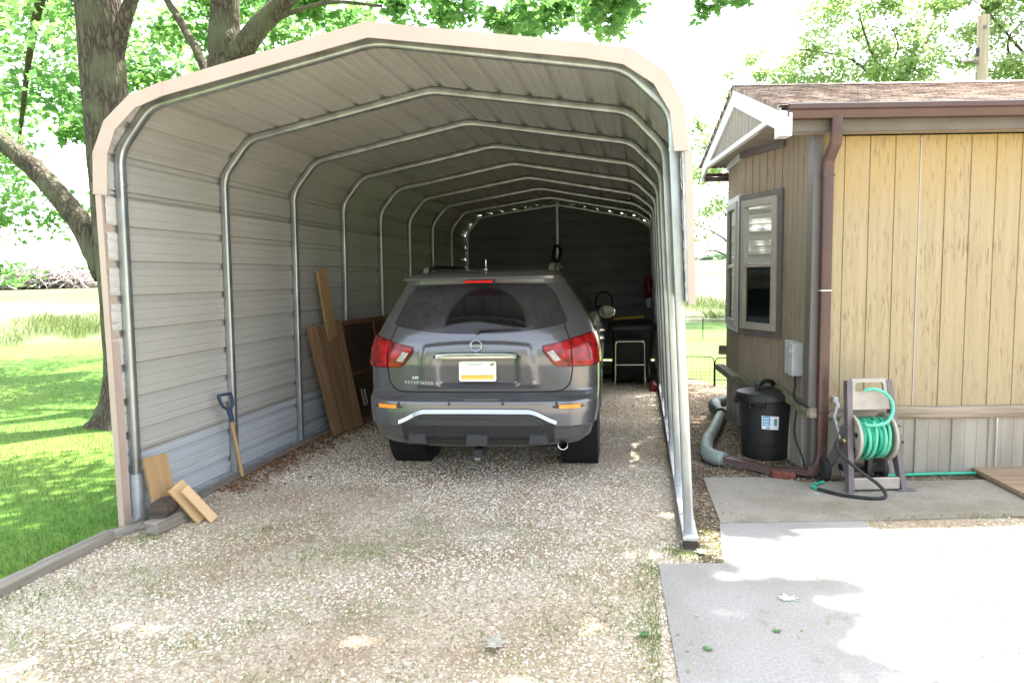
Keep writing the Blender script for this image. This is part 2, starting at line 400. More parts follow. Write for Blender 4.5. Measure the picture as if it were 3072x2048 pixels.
def window_glass():
    m, nt, b = mat_base("window_glass")
    N, L = nt.nodes, nt.links
    gl = N.new("ShaderNodeBsdfGlossy"); gl.inputs['Roughness'].default_value = .02; gl.inputs['Color'].default_value = (.9, .95, .95, 1)
    tr = N.new("ShaderNodeBsdfTransparent"); tr.inputs['Color'].default_value = (.62, .72, .68, 1)
    lw = N.new("ShaderNodeFresnel"); lw.inputs['IOR'].default_value = 1.33
    mx = N.new("ShaderNodeMixShader")
    L.new(lw.outputs[0], mx.inputs[0]); L.new(tr.outputs[0], mx.inputs[1]); L.new(gl.outputs[0], mx.inputs[2])
    L.new(mx.outputs[0], N["Material Output"].inputs['Surface'])
    return m
M['glass'] = window_glass()
def lit_mat(name, col, strength):
    m, nt, b = mat_base(name)
    b.inputs['Base Color'].default_value = col4(col); setin(b, "Roughness", .3)
    b.inputs['Emission Color'].default_value = col4(col); b.inputs['Emission Strength'].default_value = strength
    return m
M['bulb'] = lit_mat("string_bulb_glow", (.50, .49, .38), .05)

# ------------------------------------------------------------------ mesh helpers
def link(o, parent=None):
    S.collection.objects.link(o)
    if parent is not None: o.parent = parent
    return o

class MB:
    def __init__(self): self.v = []; self.f = []
    def add(self, vs, fs):
        k = len(self.v)
        self.v += [tuple(x) for x in vs]; self.f += [tuple(i + k for i in f) for f in fs]
        return self
    def box(self, c, s, rot=None, ch=0.0):
        """box with chamfered long edges (ch) so that edges catch light"""
        x, y, z = (s[0] / 2, s[1] / 2, s[2] / 2)
        rm = Matrix.Identity(3) if rot is None else rot
        if ch <= 0:
            vs = [(a * x, b * y, d * z) for a in (-1, 1) for b in (-1, 1) for d in (-1, 1)]
            fs = [(0, 1, 3, 2), (4, 6, 7, 5), (0, 4, 5, 1), (2, 3, 7, 6), (0, 2, 6, 4), (1, 5, 7, 3)]
        else:
            ch = min(ch, .45 * min(s)); vs = []; idx = {}
            for a in (-1, 1):
                for b in (-1, 1):
                    for d in (-1, 1):
                        for ax in range(3):
                            p = [a * (x - ch), b * (y - ch), d * (z - ch)]
                            p[ax] = (a * x, b * y, d * z)[ax]
                            idx[(a, b, d, ax)] = len(vs); vs.append(tuple(p))
            fs = []
            for ax in range(3):
                o = [i for i in range(3) if i != ax]
                for sg in (-1, 1):
                    q = []
                    for (p, r) in ((-1, -1), (1, -1), (1, 1), (-1, 1)):
                        k = [0, 0, 0]; k[ax] = sg; k[o[0]] = p; k[o[1]] = r; q.append(idx[(k[0], k[1], k[2], ax)])
                    fs.append(tuple(q))
            for ax in range(3):
                o = [i for i in range(3) if i != ax]
                for p in (-1, 1):
                    for r in (-1, 1):
                        q = []
                        for (sg, wa) in ((-1, o[0]), (-1, o[1]), (1, o[1]), (1, o[0])):
                            k = [0, 0, 0]; k[ax] = sg; k[o[0]] = p; k[o[1]] = r; q.append(idx[(k[0], k[1], k[2], wa)])
                        fs.append(tuple(q))
            for a in (-1, 1):
                for b in (-1, 1):
                    for d in (-1, 1): fs.append(tuple(idx[(a, b, d, ax)] for ax in range(3)))
        c = Vector(c)
        return self.add([rm @ Vector(v) + c for v in vs], fs)
    def bar(self, p, q, w, h, up=(0, 0, 1), ch=0.0):
        p, q = Vector(p), Vector(q); d = q - p; l = d.length; d.normalize()
        up = Vector(up)
        if abs(d.dot(up)) > .99: up = Vector((1, 0, 0))
        sx = up.cross(d).normalized(); sz = d.cross(sx)
        rm = Matrix((sx, d, sz)).transposed()
        return self.box((p + q) / 2, (w, l, h), rm, ch)
    def sweep(self, path, sec, closed=False, cap=True, up=None, radii=None):
        P = [Vector(p) for p in path]; n = len(P); m = len(sec)
        T = []
        for i in range(n):
            if closed: t = P[(i + 1) % n] - P[i - 1]
            else: t = P[min(i + 1, n - 1)] - P[max(i - 1, 0)]
            T.append(t.normalized() if t.length > 1e-9 else Vector((0, 0, 1)))
        nrm = Vector(up) if up is not None else (Vector((0, 0, 1)) if abs(T[0].z) < .9 else Vector((0, 1, 0)))
        vs = []
        for i in range(n):
            t = T[i]
            nn = nrm - t * nrm.dot(t)
            if nn.length < 1e-6: nn = t.orthogonal()
            nn.normalize(); nrm = nn if up is None else Vector(up)
            bn = t.cross(nn); k = 1.0 if radii is None else radii[i]
            for (a, b) in sec: vs.append(P[i] + nn * (a * k) + bn * (b * k))
        fs = []
        for i in range(n if closed else n - 1):
            j = (i + 1) % n
            for k in range(m):
                l = (k + 1) % m
                fs.append((i * m + k, i * m + l, j * m + l, j * m + k))
        if cap and not closed:
            fs.append(tuple(range(m - 1, -1, -1))); fs.append(tuple((n - 1) * m + k for k in range(m)))
        return self.add(vs, fs)
    def tube(self, path, r, n=10, closed=False, radii=None, cap=True):
        sec = [(math.cos(2 * math.pi * k / n) * r, math.sin(2 * math.pi * k / n) * r) for k in range(n)]
        return self.sweep(path, sec, closed, cap, None, radii)
    def lathe(self, prof, n=32, c=(0, 0, 0), axis='z', cap=True):
        vs = []; m = len(prof)
        for i in range(n):
            a = 2 * math.pi * i / n
            for (r, h) in prof:
                p = (r * math.cos(a), r * math.sin(a), h)
                if axis == 'x': p = (h, r * math.cos(a), r * math.sin(a))
                if axis == 'y': p = (r * math.cos(a), h, r * math.sin(a))
                vs.append((p[0] + c[0], p[1] + c[1], p[2] + c[2]))
        fs = []
        for i in range(n):
            j = (i + 1) % n
            for k in range(m - 1): fs.append((i * m + k, j * m + k, j * m + k + 1, i * m + k + 1))
        if cap:
            fs.append(tuple(i * m for i in range(n - 1, -1, -1))); fs.append(tuple(i * m + m - 1 for i in range(n)))
        return self.add(vs, fs)
    def prism(self, poly, fn0, fn1):
        """poly of 2D points; fn0 / fn1 map a point to the near / far 3D position"""
        n = len(poly)
        vs = [fn0(*p) for p in poly] + [fn1(*p) for p in poly]
        fs = [tuple(range(n)), tuple(range(2 * n - 1, n - 1, -1))]
        for i in range(n):
            j = (i + 1) % n; fs.append((i, i + n, j + n, j))
        return self.add(vs, fs)
    def grid(self, fn, us, vs_):
        nu, nv = len(us), len(vs_)
        P = [fn(u, v) for u in us for v in vs_]
        fs = [(i * nv + j, (i + 1) * nv + j, (i + 1) * nv + j + 1, i * nv + j + 1) for i in range(nu - 1) for j in range(nv - 1)]
        return self.add(P, fs)
    def build(self, name, m, parent=None, smooth=False, fix=True, loc=None, rotz=None):
        me = bpy.data.meshes.new(name)
        me.from_pydata(self.v, [], self.f)
        if fix:
            import bmesh
            bm = bmesh.new(); bm.from_mesh(me); bmesh.ops.recalc_face_normals(bm, faces=bm.faces); bm.to_mesh(me); bm.free()
        me.materials.append(m)
        if smooth:
            me.polygons.foreach_set("use_smooth", [True] * len(me.polygons))
            try: me.set_sharp_from_angle(angle=R(smooth if smooth is not True else 40))
            except Exception: pass
        o = bpy.data.objects.new(name, me)
        if loc is not None: o.location = loc
        if rotz is not None: o.rotation_euler = (0, 0, rotz)
        return link(o, parent)

def mesh_np(name, V, F, m, parent=None, tint=None, smooth=False):
    """fast mesh: V (n,3), F (m,k) faces of one size, tint (n,3) colour of each piece"""
    V = np.asarray(V, np.float32); F = np.asarray(F, np.int32); k = F.shape[1]
    me = bpy.data.meshes.new(name)
    me.vertices.add(len(V)); me.vertices.foreach_set("co", V.ravel())
    me.loops.add(F.size); me.loops.foreach_set("vertex_index", F.ravel())
    me.polygons.add(len(F)); me.polygons.foreach_set("loop_start", np.arange(0, F.size, k, dtype=np.int32))
    try: me.polygons.foreach_set("loop_total", np.full(len(F), k, dtype=np.int32))
    except Exception: pass
    if tint is not None:
        a = me.color_attributes.new("tint", 'FLOAT_COLOR', 'POINT')
        a.data.foreach_set("color", np.c_[tint, np.ones(len(tint))].astype(np.float32).ravel())
    me.update(calc_edges=True); me.validate()
    if smooth: me.polygons.foreach_set("use_smooth", [True] * len(me.polygons))
    me.materials.append(m)
    o = bpy.data.objects.new(name, me)
    return link(o, parent)

def tag(o, label=None, cat=None, group=None, kind=None):
    if label: o['label'] = label
    if cat: o['category'] = cat
    if group: o['group'] = group
    if kind: o['kind'] = kind
    return o

def thing(name, label, cat, loc=(0, 0, 0), rotz=0.0, group=None):
    o = bpy.data.objects.new(name, None)
    o.empty_display_size = .1
    o.location = loc; o.rotation_euler = (0, 0, rotz)
    link(o)
    return tag(o, label, cat, group)

def copy_tree(o, parent=None):
    c = o.copy(); S.collection.objects.link(c); c.parent = parent
    for ch in o.children: copy_tree(ch, c)
    return c

def smoothstep(a, b, x):
    t = min(1, max(0, (x - a) / (b - a))); return t * t * (3 - 2 * t)

def interp(tab, x, col):
    if x <= tab[0][0]: return tab[0][col]
    for i in range(len(tab) - 1):
        a, b = tab[i], tab[i + 1]
        if x <= b[0]:
            t = (x - a[0]) / (b[0] - a[0]); return a[col] + (b[col] - a[col]) * t
    return tab[-1][col]

def bezier(pts, n=24):
    """Catmull-Rom through points"""
    P = [Vector(p) for p in pts]; P = [P[0] * 2 - P[1]] + P + [P[-1] * 2 - P[-2]]
    out = []
    seg = len(P) - 3
    for s in range(seg):
        a, b, c, d = P[s:s + 4]
        for i in range(n):
            t = i / n
            out.append(.5 * ((2 * b) + (c - a) * t + (2 * a - 5 * b + 4 * c - d) * t * t + (3 * b - a - 3 * c + d) * t ** 3))
    out.append(P[-2])
    return out

def text_mesh(name, txt, size, m, parent, mtx, depth=.001, spacing=1.0):
    cu = bpy.data.curves.new(name, 'FONT'); cu.body = txt; cu.size = size; cu.extrude = depth
    cu.align_x = 'CENTER'; cu.align_y = 'CENTER'; cu.space_character = spacing
    t = bpy.data.objects.new(name + "_tmp", cu); S.collection.objects.link(t)
    bpy.context.view_layer.update()
    me = bpy.data.meshes.new_from_object(t.evaluated_get(bpy.context.evaluated_depsgraph_get()))
    bpy.data.objects.remove(t); bpy.data.curves.remove(cu)
    me.name = name; me.transform(mtx); me.materials.clear(); me.materials.append(m)
    o = bpy.data.objects.new(name, me)
    return link(o, parent)
# ------------------------------------------------------------------ ground
def terrain(x, y):
    d = math.hypot(x - 2, y + 2)
    return 0.032 * max(0.0, min(d, 210.0) - 23.0) + (0.6 * math.sin(x * .021) * math.cos(y * .017) if d > 60 else 0)

def ring_mesh(name, radii, m, n=120, dz=0.0):
    b = MB()
    vs = []
    for r in radii:
        for k in range(n):
            a = 2 * math.pi * k / n
            x, y = 2 + r * math.cos(a), -2 + r * math.sin(a); vs.append((x, y, terrain(x, y) + dz))
    fs = []
    for i in range(len(radii) - 1):
        for k in range(n):
            l = (k + 1) % n; fs.append((i * n + k, (i + 1) * n + k, (i + 1) * n + l, i * n + l))
    if radii[0] < .6: fs.append(tuple(range(n)))
    b.add(vs, fs)
    return b.build(name, m, None, True)

tag(ring_mesh("lawn", [.5, 3, 6, 10, 14, 18, 23.0], M['lawn']), kind='structure')
tag(ring_mesh("field", [23.0, 26, 30, 35, 42, 50, 62, 80, 105, 140, 180, 210, 300, 500, 1200], M['field']), kind='structure')

def sheet(name, poly, z, m, thick=0.0):
    b = MB()
    if thick: b.prism(poly, lambda x, y: (x, y, z), lambda x, y: (x, y, z - thick))
    else: b.add([(x, y, z) for x, y in poly], [tuple(range(len(poly)))])
    return tag(b.build(name, m), kind='structure')
sheet("gravel_drive", [(.06, -6), (3.70, -6), (3.70, 9.62), (.06, 9.62)], .004, M['gravel'])
sheet("gravel_lane", [(-4, -24), (14, -24), (14, -6), (-4, -6)], .0035, M['gravel'])
sheet("gravel_yard", [(3.70, -6), (14, -6), (14, 2.0), (3.70, .5)], .0045, M['gravel'])
sheet("soil_bed", [(3.70, -.26), (3.95, -.26), (3.95, .6), (9, 1.0), (9, 2.6), (4.9, 1.9), (4.6, 6.2), (3.9, 7.4), (3.70, 7.4)], .0085, M['soil'])
sheet("concrete_slab", [(3.863, 1.47), (4.35, 1.52), (4.62, 1.42), (5.2, 1.50), (6.6, 1.72), (7.6, 1.9), (7.6, 1.02), (5.83, .77), (4.78, .56), (3.885, .41)], .016, M['old_concrete'], .05)
sheet("concrete_path", [(3.878, .405), (4.79, .555), (4.80, -.40), (4.73, -.97), (4.66, -1.45), (4.6, -4), (3.60, -4), (3.53, -1.47), (3.476, -.313), (3.83, -.255)], .014, M['concrete'], .05)

# ------------------------------------------------------------------ scattered pieces
def ico():
    t = (1 + 5 ** .5) / 2
    v = np.array([(-1, t, 0), (1, t, 0), (-1, -t, 0), (1, -t, 0), (0, -1, t), (0, 1, t), (0, -1, -t), (0, 1, -t), (t, 0, -1), (t, 0, 1), (-t, 0, -1), (-t, 0, 1)], float)
    v /= np.linalg.norm(v[0])
    f = np.array([(0, 11, 5), (0, 5, 1), (0, 1, 7), (0, 7, 10), (0, 10, 11), (1, 5, 9), (5, 11, 4), (11, 10, 2), (10, 7, 6), (7, 1, 8), (3, 9, 4), (3, 4, 2), (3, 2, 6), (3, 6, 8), (3, 8, 9), (4, 9, 5), (2, 4, 11), (6, 2, 10), (8, 6, 7), (9, 8, 1)])
    return v, f

def scatter(tv, tf, pos, rot, scl, jit=0.0):
    """copies of a template (k,3) at pos (n,3) with rotation matrices (n,3,3) and scales (n,3)"""
    n, k = len(pos), len(tv)
    P = tv[None] * scl[:, None, :]
    if jit: P = P * (1 + RNG.uniform(-jit, jit, (n, k, 1)))
    P = np.einsum('nij,nkj->nki', rot, P) + pos[:, None, :]
    F = tf[None] + (np.arange(n) * k)[:, None, None]
    return P.reshape(-1, 3), F.reshape(-1, tf.shape[1])

def rot_z(a):
    c, s = np.cos(a), np.sin(a); o = np.zeros((len(a), 3, 3)); o[:, 0, 0] = c; o[:, 0, 1] = -s; o[:, 1, 0] = s; o[:, 1, 1] = c; o[:, 2, 2] = 1
    return o
def rot_rand(n, tilt=None):
    """random frames: free, or (tilt) normals within about tilt radians of vertical"""
    az = RNG.uniform(0, 2 * np.pi, n)
    A = rot_z(az)
    th = np.abs(RNG.normal(0, tilt, n)) if tilt is not None else np.arccos(RNG.uniform(-1, 1, n))
    ph = RNG.uniform(0, 2 * np.pi, n)
    kx, ky = np.cos(ph), np.sin(ph); c, s = np.cos(th), np.sin(th); v = 1 - c
    B = np.zeros((n, 3, 3))
    B[:, 0, 0] = c + kx * kx * v; B[:, 0, 1] = kx * ky * v; B[:, 0, 2] = ky * s
    B[:, 1, 0] = kx * ky * v; B[:, 1, 1] = c + ky * ky * v; B[:, 1, 2] = -kx * s
    B[:, 2, 0] = -ky * s; B[:, 2, 1] = kx * s; B[:, 2, 2] = c
    return B @ A

def pick(cols, n, jit=.12):
    c = np.array(cols)[RNG.integers(0, len(cols), n)]
    return np.clip(c * (1 + RNG.uniform(-jit, jit, (n, 1))), 0, 1)

def lowfreq(x, y, s, ph=0.0):
    return (np.sin(x * s + ph) * np.cos(y * s * 1.3 - ph * .7) + np.sin((x + y) * s * .7 + 1.7 * ph) + np.cos((x - 1.6 * y) * s * 1.9 + ph)) / 3

def stones(name, x0, x1, y0, y1, n, smin, smax, cols, zb=.004, keep=None, tint_patch=True):
    x = RNG.uniform(x0, x1, n); y = RNG.uniform(y0, y1, n)
    if keep is not None:
        k = keep(x, y); x, y = x[k], y[k]
    n = len(x)
    s = smin + (smax - smin) * RNG.beta(1.3, 3.2, n)
    scl = np.c_[s, s * RNG.uniform(.6, 1, n), s * RNG.uniform(.4, .7, n)]
    pos = np.c_[x, y, zb + scl[:, 2] * RNG.uniform(.15, .8, n)]
    tv, tf = ico()
    V, F = scatter(tv, tf, pos, rot_rand(n, .35), scl, .2)
    c = pick(cols, n, .2)
    if tint_patch:
        w = np.clip(lowfreq(x, y, 1.5, .4) * 1.5 + .1 + .9 * np.exp(-((y - .55) / .35) ** 2 - ((x - 1.3) / 1.2) ** 2) - .9 * np.exp(-((y - 1.1) / .4) ** 2 - ((x - 2.2) / .6) ** 2), 0, 1)[:, None]
        c = c * (1 - .62 * w) + np.array([.36, .27, .18]) * c.mean(1, keepdims=True) / .52 * (.62 * w)
    o = mesh_np(name, V, F, M['stone'], None, np.repeat(c, 12, 0))
    return tag(o, kind='stuff')
GRV = [(.66, .61, .53), (.60, .53, .435), (.53, .445, .34), (.72, .68, .61), (.47, .37, .265), (.44, .37, .285), (.63, .585, .51), (.40, .305, .21), (.58, .51, .415), (.65, .565, .45)]
def near_keep(x, y):
    return (RNG.uniform(0, 1, len(x)) < np.clip(1.25 - (y + 1.9) * .11, .25, 1))
o = stones("gravel", .09, 3.60, -2.6, 7.0, 125000, .005, .0145, GRV, .002, near_keep)
tag(o, "pale tan and white river gravel covering the driveway under the carport", "gravel")
def yard_keep(x, y):
    return ~((x < 4.80) & (x > 3.45) & (y > -4) & (y < .56) & ~((x < 3.86) & (y > -.26))) & (y < .62 + (x - 4.8) * .17)
o = stones("gravel", 3.62, 7.4, -2.4, 1.1, 22000, .005, .014, GRV, .003, yard_keep)
tag(o, "sunlit pale gravel to the right of the concrete path", "gravel")
SOIL = [(.16, .11, .07), (.24, .18, .12), (.34, .28, .21), (.10, .07, .045), (.42, .36, .29), (.20, .13, .08)]
def soil_keep(x, y):
    return ~((x > 3.9) & (y < 1.46)) & (x < 4.9 - .1 * (y - 1.5))
o = stones("soil_pebbles", 3.72, 4.9, -.25, 6.5, 9000, .005, .014, SOIL, .007, soil_keep, False)
tag(o, "brown pebbly soil between the carport rail and the house", "soil")

# dry leaves along the foot of the left wall
n = 1700
y = RNG.uniform(.7, 4.6, n); x = .12 + np.abs(RNG.normal(0, .17, n)); k = x < .9; x, y = x[k], y[k]; n = len(x)
tv = np.array([(0, 0, 0), (.45, .35, .12), (.2, .9, .05), (-.25, .85, .1), (-.45, .3, .16)]) - np.array([0, .45, 0]); tf = np.array([(0, 1, 2, 3, 4)])
s = RNG.uniform(.018, .038, n)
V, F = scatter(tv, tf, np.c_[x, y, RNG.uniform(.008, .035, n)], rot_rand(n, .45), np.c_[s, s, s])
o = mesh_np("dry_leaves", V, F, M['dry'], None, np.repeat(pick([(.30, .16, .08), (.22, .11, .05), (.40, .24, .13), (.16, .08, .045)], n), 5, 0))
tag(o, "drift of dry brown leaves along the foot of the left wall", "leaves", kind='stuff')
# scattered leaf litter on the driveway
n = 1700
x = RNG.uniform(.2, 3.6, n); y = RNG.uniform(-1.9, 4.5, n)
x[-220:] = RNG.uniform(3.55, 6.2, 220); y[-220:] = RNG.uniform(-1.5, 1.4, 220)
s = RNG.uniform(.007, .019, n)
V, F = scatter(tv, tf, np.c_[x, y, RNG.uniform(.018, .028, n)], rot_rand(n, .35), np.c_[s, s, s])
o = mesh_np("leaf_litter", V, F, M['dry'], None, np.repeat(pick([(.34, .2, .1), (.25, .13, .06), (.20, .26, .06), (.42, .3, .18)], n), 5, 0))
tag(o, "bits of leaf litter scattered over the gravel", "leaves", kind='stuff')

# grass blades
def blades(name, x, y, hmin, hmax, w, cols, lean=.45, z=None):
    n = len(x)
    h = RNG.uniform(hmin, hmax, n)
    tv = np.array([(-.5, 0, 0), (.5, 0, 0), (.32, .30, .62), (0, .75, 1.0), (-.32, .30, .62)])
    tf = np.array([(0, 1, 2, 3, 4)])
    ww = w * RNG.uniform(.6, 1.3, n)
    ln = h * RNG.uniform(.05, lean * 1.6, n)
    zz = np.zeros(n) if z is None else z
    V, F = scatter(tv, tf, np.c_[x, y, zz], rot_z(RNG.uniform(0, 2 * np.pi, n)), np.c_[ww, ln, h])
    t = pick(cols, n, .2)
    return mesh_np(name, V, F, M['grass'], None, np.repeat(t, 5, 0))
GR = [(.105, .25, .042), (.13, .285, .055), (.085, .205, .036), (.16, .30, .08), (.125, .235, .06)]
n = 90000
d = RNG.uniform(0, 1, n) ** 1.7
x = .015 - d * 9.5 - RNG.uniform(0, .3, n); y = RNG.uniform(-1.9, 13.0, n)
k = (x < .015) & (y > -1.4 - x * .8 - 1.6)
o = blades("lawn_grass", x[k], y[k], .018, .042, .0055, GR, .6)
tag(o, "short bright green lawn grass to the left of the carport", "grass", kind='stuff')
# weeds in the gravel
n = 5200
cx = RNG.uniform(.15, 3.6, 170); cy = RNG.uniform(-1.9, .5, 170) - .2
g = lowfreq(cx, cy, 2.4, 2.0) > -.15; cx, cy = cx[g], cy[g]
i = RNG.integers(0, len(cx), n); sd = RNG.uniform(.03, .22, len(cx))[i]; x = cx[i] + RNG.normal(0, 1, n) * sd; y = cy[i] + RNG.normal(0, 1, n) * sd
ex = np.r_[3.475 - np.abs(RNG.normal(0, .07, 700)), RNG.normal(3.62, .05, 260), RNG.uniform(3.72, 3.88, 260), RNG.normal(.28, .05, 120), RNG.uniform(4.85, 6.3, 300)]
ey = np.r_[RNG.uniform(-1.9, -.3, 700), RNG.normal(-.14, .05, 260), RNG.uniform(-.26, .5, 260), RNG.normal(-.27, .06, 120), np.zeros(300)]
ey[-300:] = .60 + (ex[-300:] - 4.85) * .19 + RNG.normal(0, .02, 300)
wx, wy = np.r_[x, ex], np.r_[y, ey]; on_slab = (wx > 3.47) & (wx < 4.8) & ((wy < -.27) | ((wx > 3.87) & (wy < .54))) & (wy < 1.4)
wx, wy = wx[~on_slab], wy[~on_slab]
o = blades("weeds", wx, wy, .006, .022, .0055, [(.15, .24, .05), (.20, .28, .08), (.13, .20, .05), (.27, .29, .12)], 1.1, np.full(len(wx), .010))
tag(o, "small green weeds sprouting through the gravel and along the concrete edge", "weeds", kind='stuff')
# tall meadow grass beyond the lawn
n = 80000
a = RNG.uniform(R(70), R(150), n); r = 24.2 + 1.6 * np.sin(a * 31) * np.cos(a * 13) + 1.1 * np.sin(a * 83 + 1) + np.abs(RNG.normal(0, .5, n)) + RNG.uniform(0, 1, n) ** 1.2 * 9
x, y = 2 + r * np.cos(a), -2 + r * np.sin(a)
k = RNG.uniform(0, 1, n) < np.clip(.30 + .9 * lowfreq(x, y, 1.1, .3), .05, 1); x, y = x[k], y[k]
o = blades("tall_grass", x, y, .05, .40, .008, [(.17, .25, .08), (.21, .27, .11), (.24, .27, .13), (.15, .23, .06)], .4, np.array([terrain(p, q) for p, q in zip(x, y)]))
tag(o, "band of tall unmown grass where the lawn meets the field", "grass", kind='stuff')
# far woods on the horizon
n = 2600
a = RNG.uniform(R(58), R(170), n); r = RNG.uniform(255, 285, n)
x, y = 2 + r * np.cos(a), -2 + r * np.sin(a)
hh = 1.2 + 2.0 * np.clip(lowfreq(a * 40, a * 23, 1.0), 0, 1)
tv, tf = ico()
s = RNG.uniform(.6, 1.5, n)
V, F = scatter(tv, tf, np.c_[x, y, 5.7 + RNG.uniform(0, 1, n) * hh], rot_rand(n), np.c_[s * 1.6, s * 1.6, s], .3)
o = mesh_np("distant_woods", V, F, M['leaf'], None, np.repeat(pick([(.10, .17, .08), (.13, .21, .10), (.08, .14, .08)], n), 12, 0))
tag(o, "low line of far-off woods along the horizon", "woods", kind='stuff')

# ------------------------------------------------------------------ trees
MAPLE = np.array([(0, 0, 0), (.42, .05, .03), (.30, .28, .05), (.55, .58, .0), (.20, .55, .06), (0, 1.0, -.04), (-.20, .55, .06), (-.55, .58, .0), (-.30, .28, .05), (-.42, .05, .03)])
OVAL = np.array([(0, 0, 0), (.32, .3, .05), (.25, .7, .05), (0, 1, 0), (-.25, .7, .05), (-.32, .3, .05)])
def crown(name, clumps, m, parent, template, size, cols, off=(0, 0, 0), tilt=.9):
    """clumps: (cx, cy, cz, rx, ry, rz, leaves): leaves spread through each clump, denser at the shell"""
    PV = []; T = []
    for (cx, cy, cz, rx, ry, rz, n) in clumps:
        n = int(n)
        d = RNG.normal(0, 1, (n, 3)); d /= np.linalg.norm(d, axis=1, keepdims=True)
        rr = RNG.uniform(.15, 1.0, (n, 1)) ** .55
        PV.append(d * rr * np.array([rx, ry, rz]) + np.array([cx, cy, cz]))
        base = np.array(cols)[RNG.integers(0, len(cols))]
        T.append(np.clip((base * .55 + .45 * pick(cols, n, .25)), 0, 1))
    P = np.concatenate(PV) - np.array(off); T = np.concatenate(T); n = len(P)
    s = size * RNG.uniform(.6, 1.25, n)
    tf = np.arange(len(template))[None]
    V, F = scatter(template, tf, P, rot_rand(n, tilt), np.c_[s, s, s])
    o = mesh_np(name, V, F, m, parent, np.repeat(T, len(template), 0))
    return o
def blob(x0, x1, y0, y1, z0, z1, n, r, leaves, keep=None):
    out = []
    while len(out) < n:
        x, y, z = random.uniform(x0, x1), random.uniform(y0, y1), random.uniform(z0, z1)
        if keep and not keep(x, y, z): continue
        q = r * random.uniform(.6, 1.3)
        out.append((x, y, z, q * random.uniform(.9, 1.5), q * random.uniform(.9, 1.5), q * random.uniform(.5, .85), leaves * random.uniform(.6, 1.3)))
    return out
def limb(b, pts, r0, r1, n=10, seg=8, wob=.03):
    p = bezier(pts, seg); k = len(p)
    p = [q + Vector((random.uniform(-1, 1), random.uniform(-1, 1), random.uniform(-1, 1))) * wob * r0 * 2 for q in p]
    return b.tube(p, 1.0, n, radii=[r0 + (r1 - r0) * i / (k - 1) for i in range(k)])
def trunk_mesh(pts, rad, flare, n=28, lob=.10, seg=14):
    p = bezier(pts, seg); k = len(p); b = MB(); vs = []
    for i, q in enumerate(p):
        t = i / (k - 1); h = q.z - p[0].z
        r = rad * (1 - .18 * t) + flare * math.exp(-h / .28)
        for j in range(n):
            a = 2 * math.pi * j / n
            w = 1 + (lob * math.sin(5 * a + 1.3) + lob * .6 * math.sin(3 * a + .4)) * (.25 + 1.6 * math.exp(-h / .35)) + random.uniform(-.02, .02)
            vs.append((q.x + math.cos(a) * r * w, q.y + math.sin(a) * r * w, q.z))
    fs = [(i * n + j, i * n + (j + 1) % n, (i + 1) * n + (j + 1) % n, (i + 1) * n + j) for i in range(k - 1) for j in range(n)]
    fs.append(tuple((k - 1) * n + j for j in range(n)))
    return b.add(vs, fs)
LG = [(.10, .23, .045), (.14, .285, .065), (.06, .16, .035), (.18, .31, .085), (.12, .24, .065), (.075, .18, .045)]

# the big maple by the left wall
T0 = Vector((-2.58, 3.3, 0))
t = thing("maple_tree", "thick-trunked maple on the lawn beside the carport's left wall, one low limb reaching left", "tree", T0)
tr = trunk_mesh([(0, 0, -.05), (-.02, 0, .6), (-.08, 0, 2.4), (-.13, 0, 5.0), (-.3, .2, 8.0)], .275, .28)
trunk = tr.build("trunk", M['bark'], t, True)
b = MB(); limb(b, [(-.25, 0, 1.75), (-.55, 0, 2.35), (-1.05, 0, 2.95), (-1.62, 0, 3.42), (-2.6, .1, 4.1), (-4.2, .3, 4.9)], .15, .07, 12)
b.build("limb", M['bark'], t, True)
b = MB(); limb(b, [(-.02, 0, 4.0), (.14, 0, 4.5), (.30, 0, 4.85), (.7, .1, 5.8), (1.6, .2, 7.2)], .10, .05, 10)
b.build("limb", M['bark'], t, True)
for pts, r in [([(-.2, .1, 6.2), (1.6, -.6, 7.3), (4.0, -1.8, 7.8), (7.0, -2.8, 7.7)], .12), ([(-.15, 0, 5.6), (.8, -1.6, 6.9), (2.6, -3.2, 7.4), (4.6, -4.2, 7.3)], .11),
               ([(-.3, .1, 6.8), (-1.6, 1.2, 7.6), (-3.6, 3.2, 7.4), (-5.2, 5.0, 6.2)], .11), ([(-.25, .2, 5.6), (-1.5, .9, 5.7), (-3.3, 2.4, 5.3), (-5.2, 4.0, 4.2)], .09),
               ([(-.2, .1, 6.4), (.9, 1.6, 7.2), (2.2, 2.6, 7.6), (3.8, 3.0, 7.6)], .08)]:
    b = MB(); limb(b, pts, r, .03, 8); b.build("limb", M['bark'], t, True)
cl = []
# background masses on the left, with gaps
cl += blob(-15, -5.0, 6.5, 13, 3.0, 8.4, 58, .72, 220)
cl += blob(-8.0, -3.6, 6.0, 10, 4.6, 8.0, 30, .62, 190)
# low sprays near the horizon
cl += blob(-11, -4.6, 6.5, 9.5, 1.9, 3.3, 13, .42, 120)
cl += blob(-6.6, -4.2, 3.0, 5.5, 3.6, 5.8, 9, .5, 150)
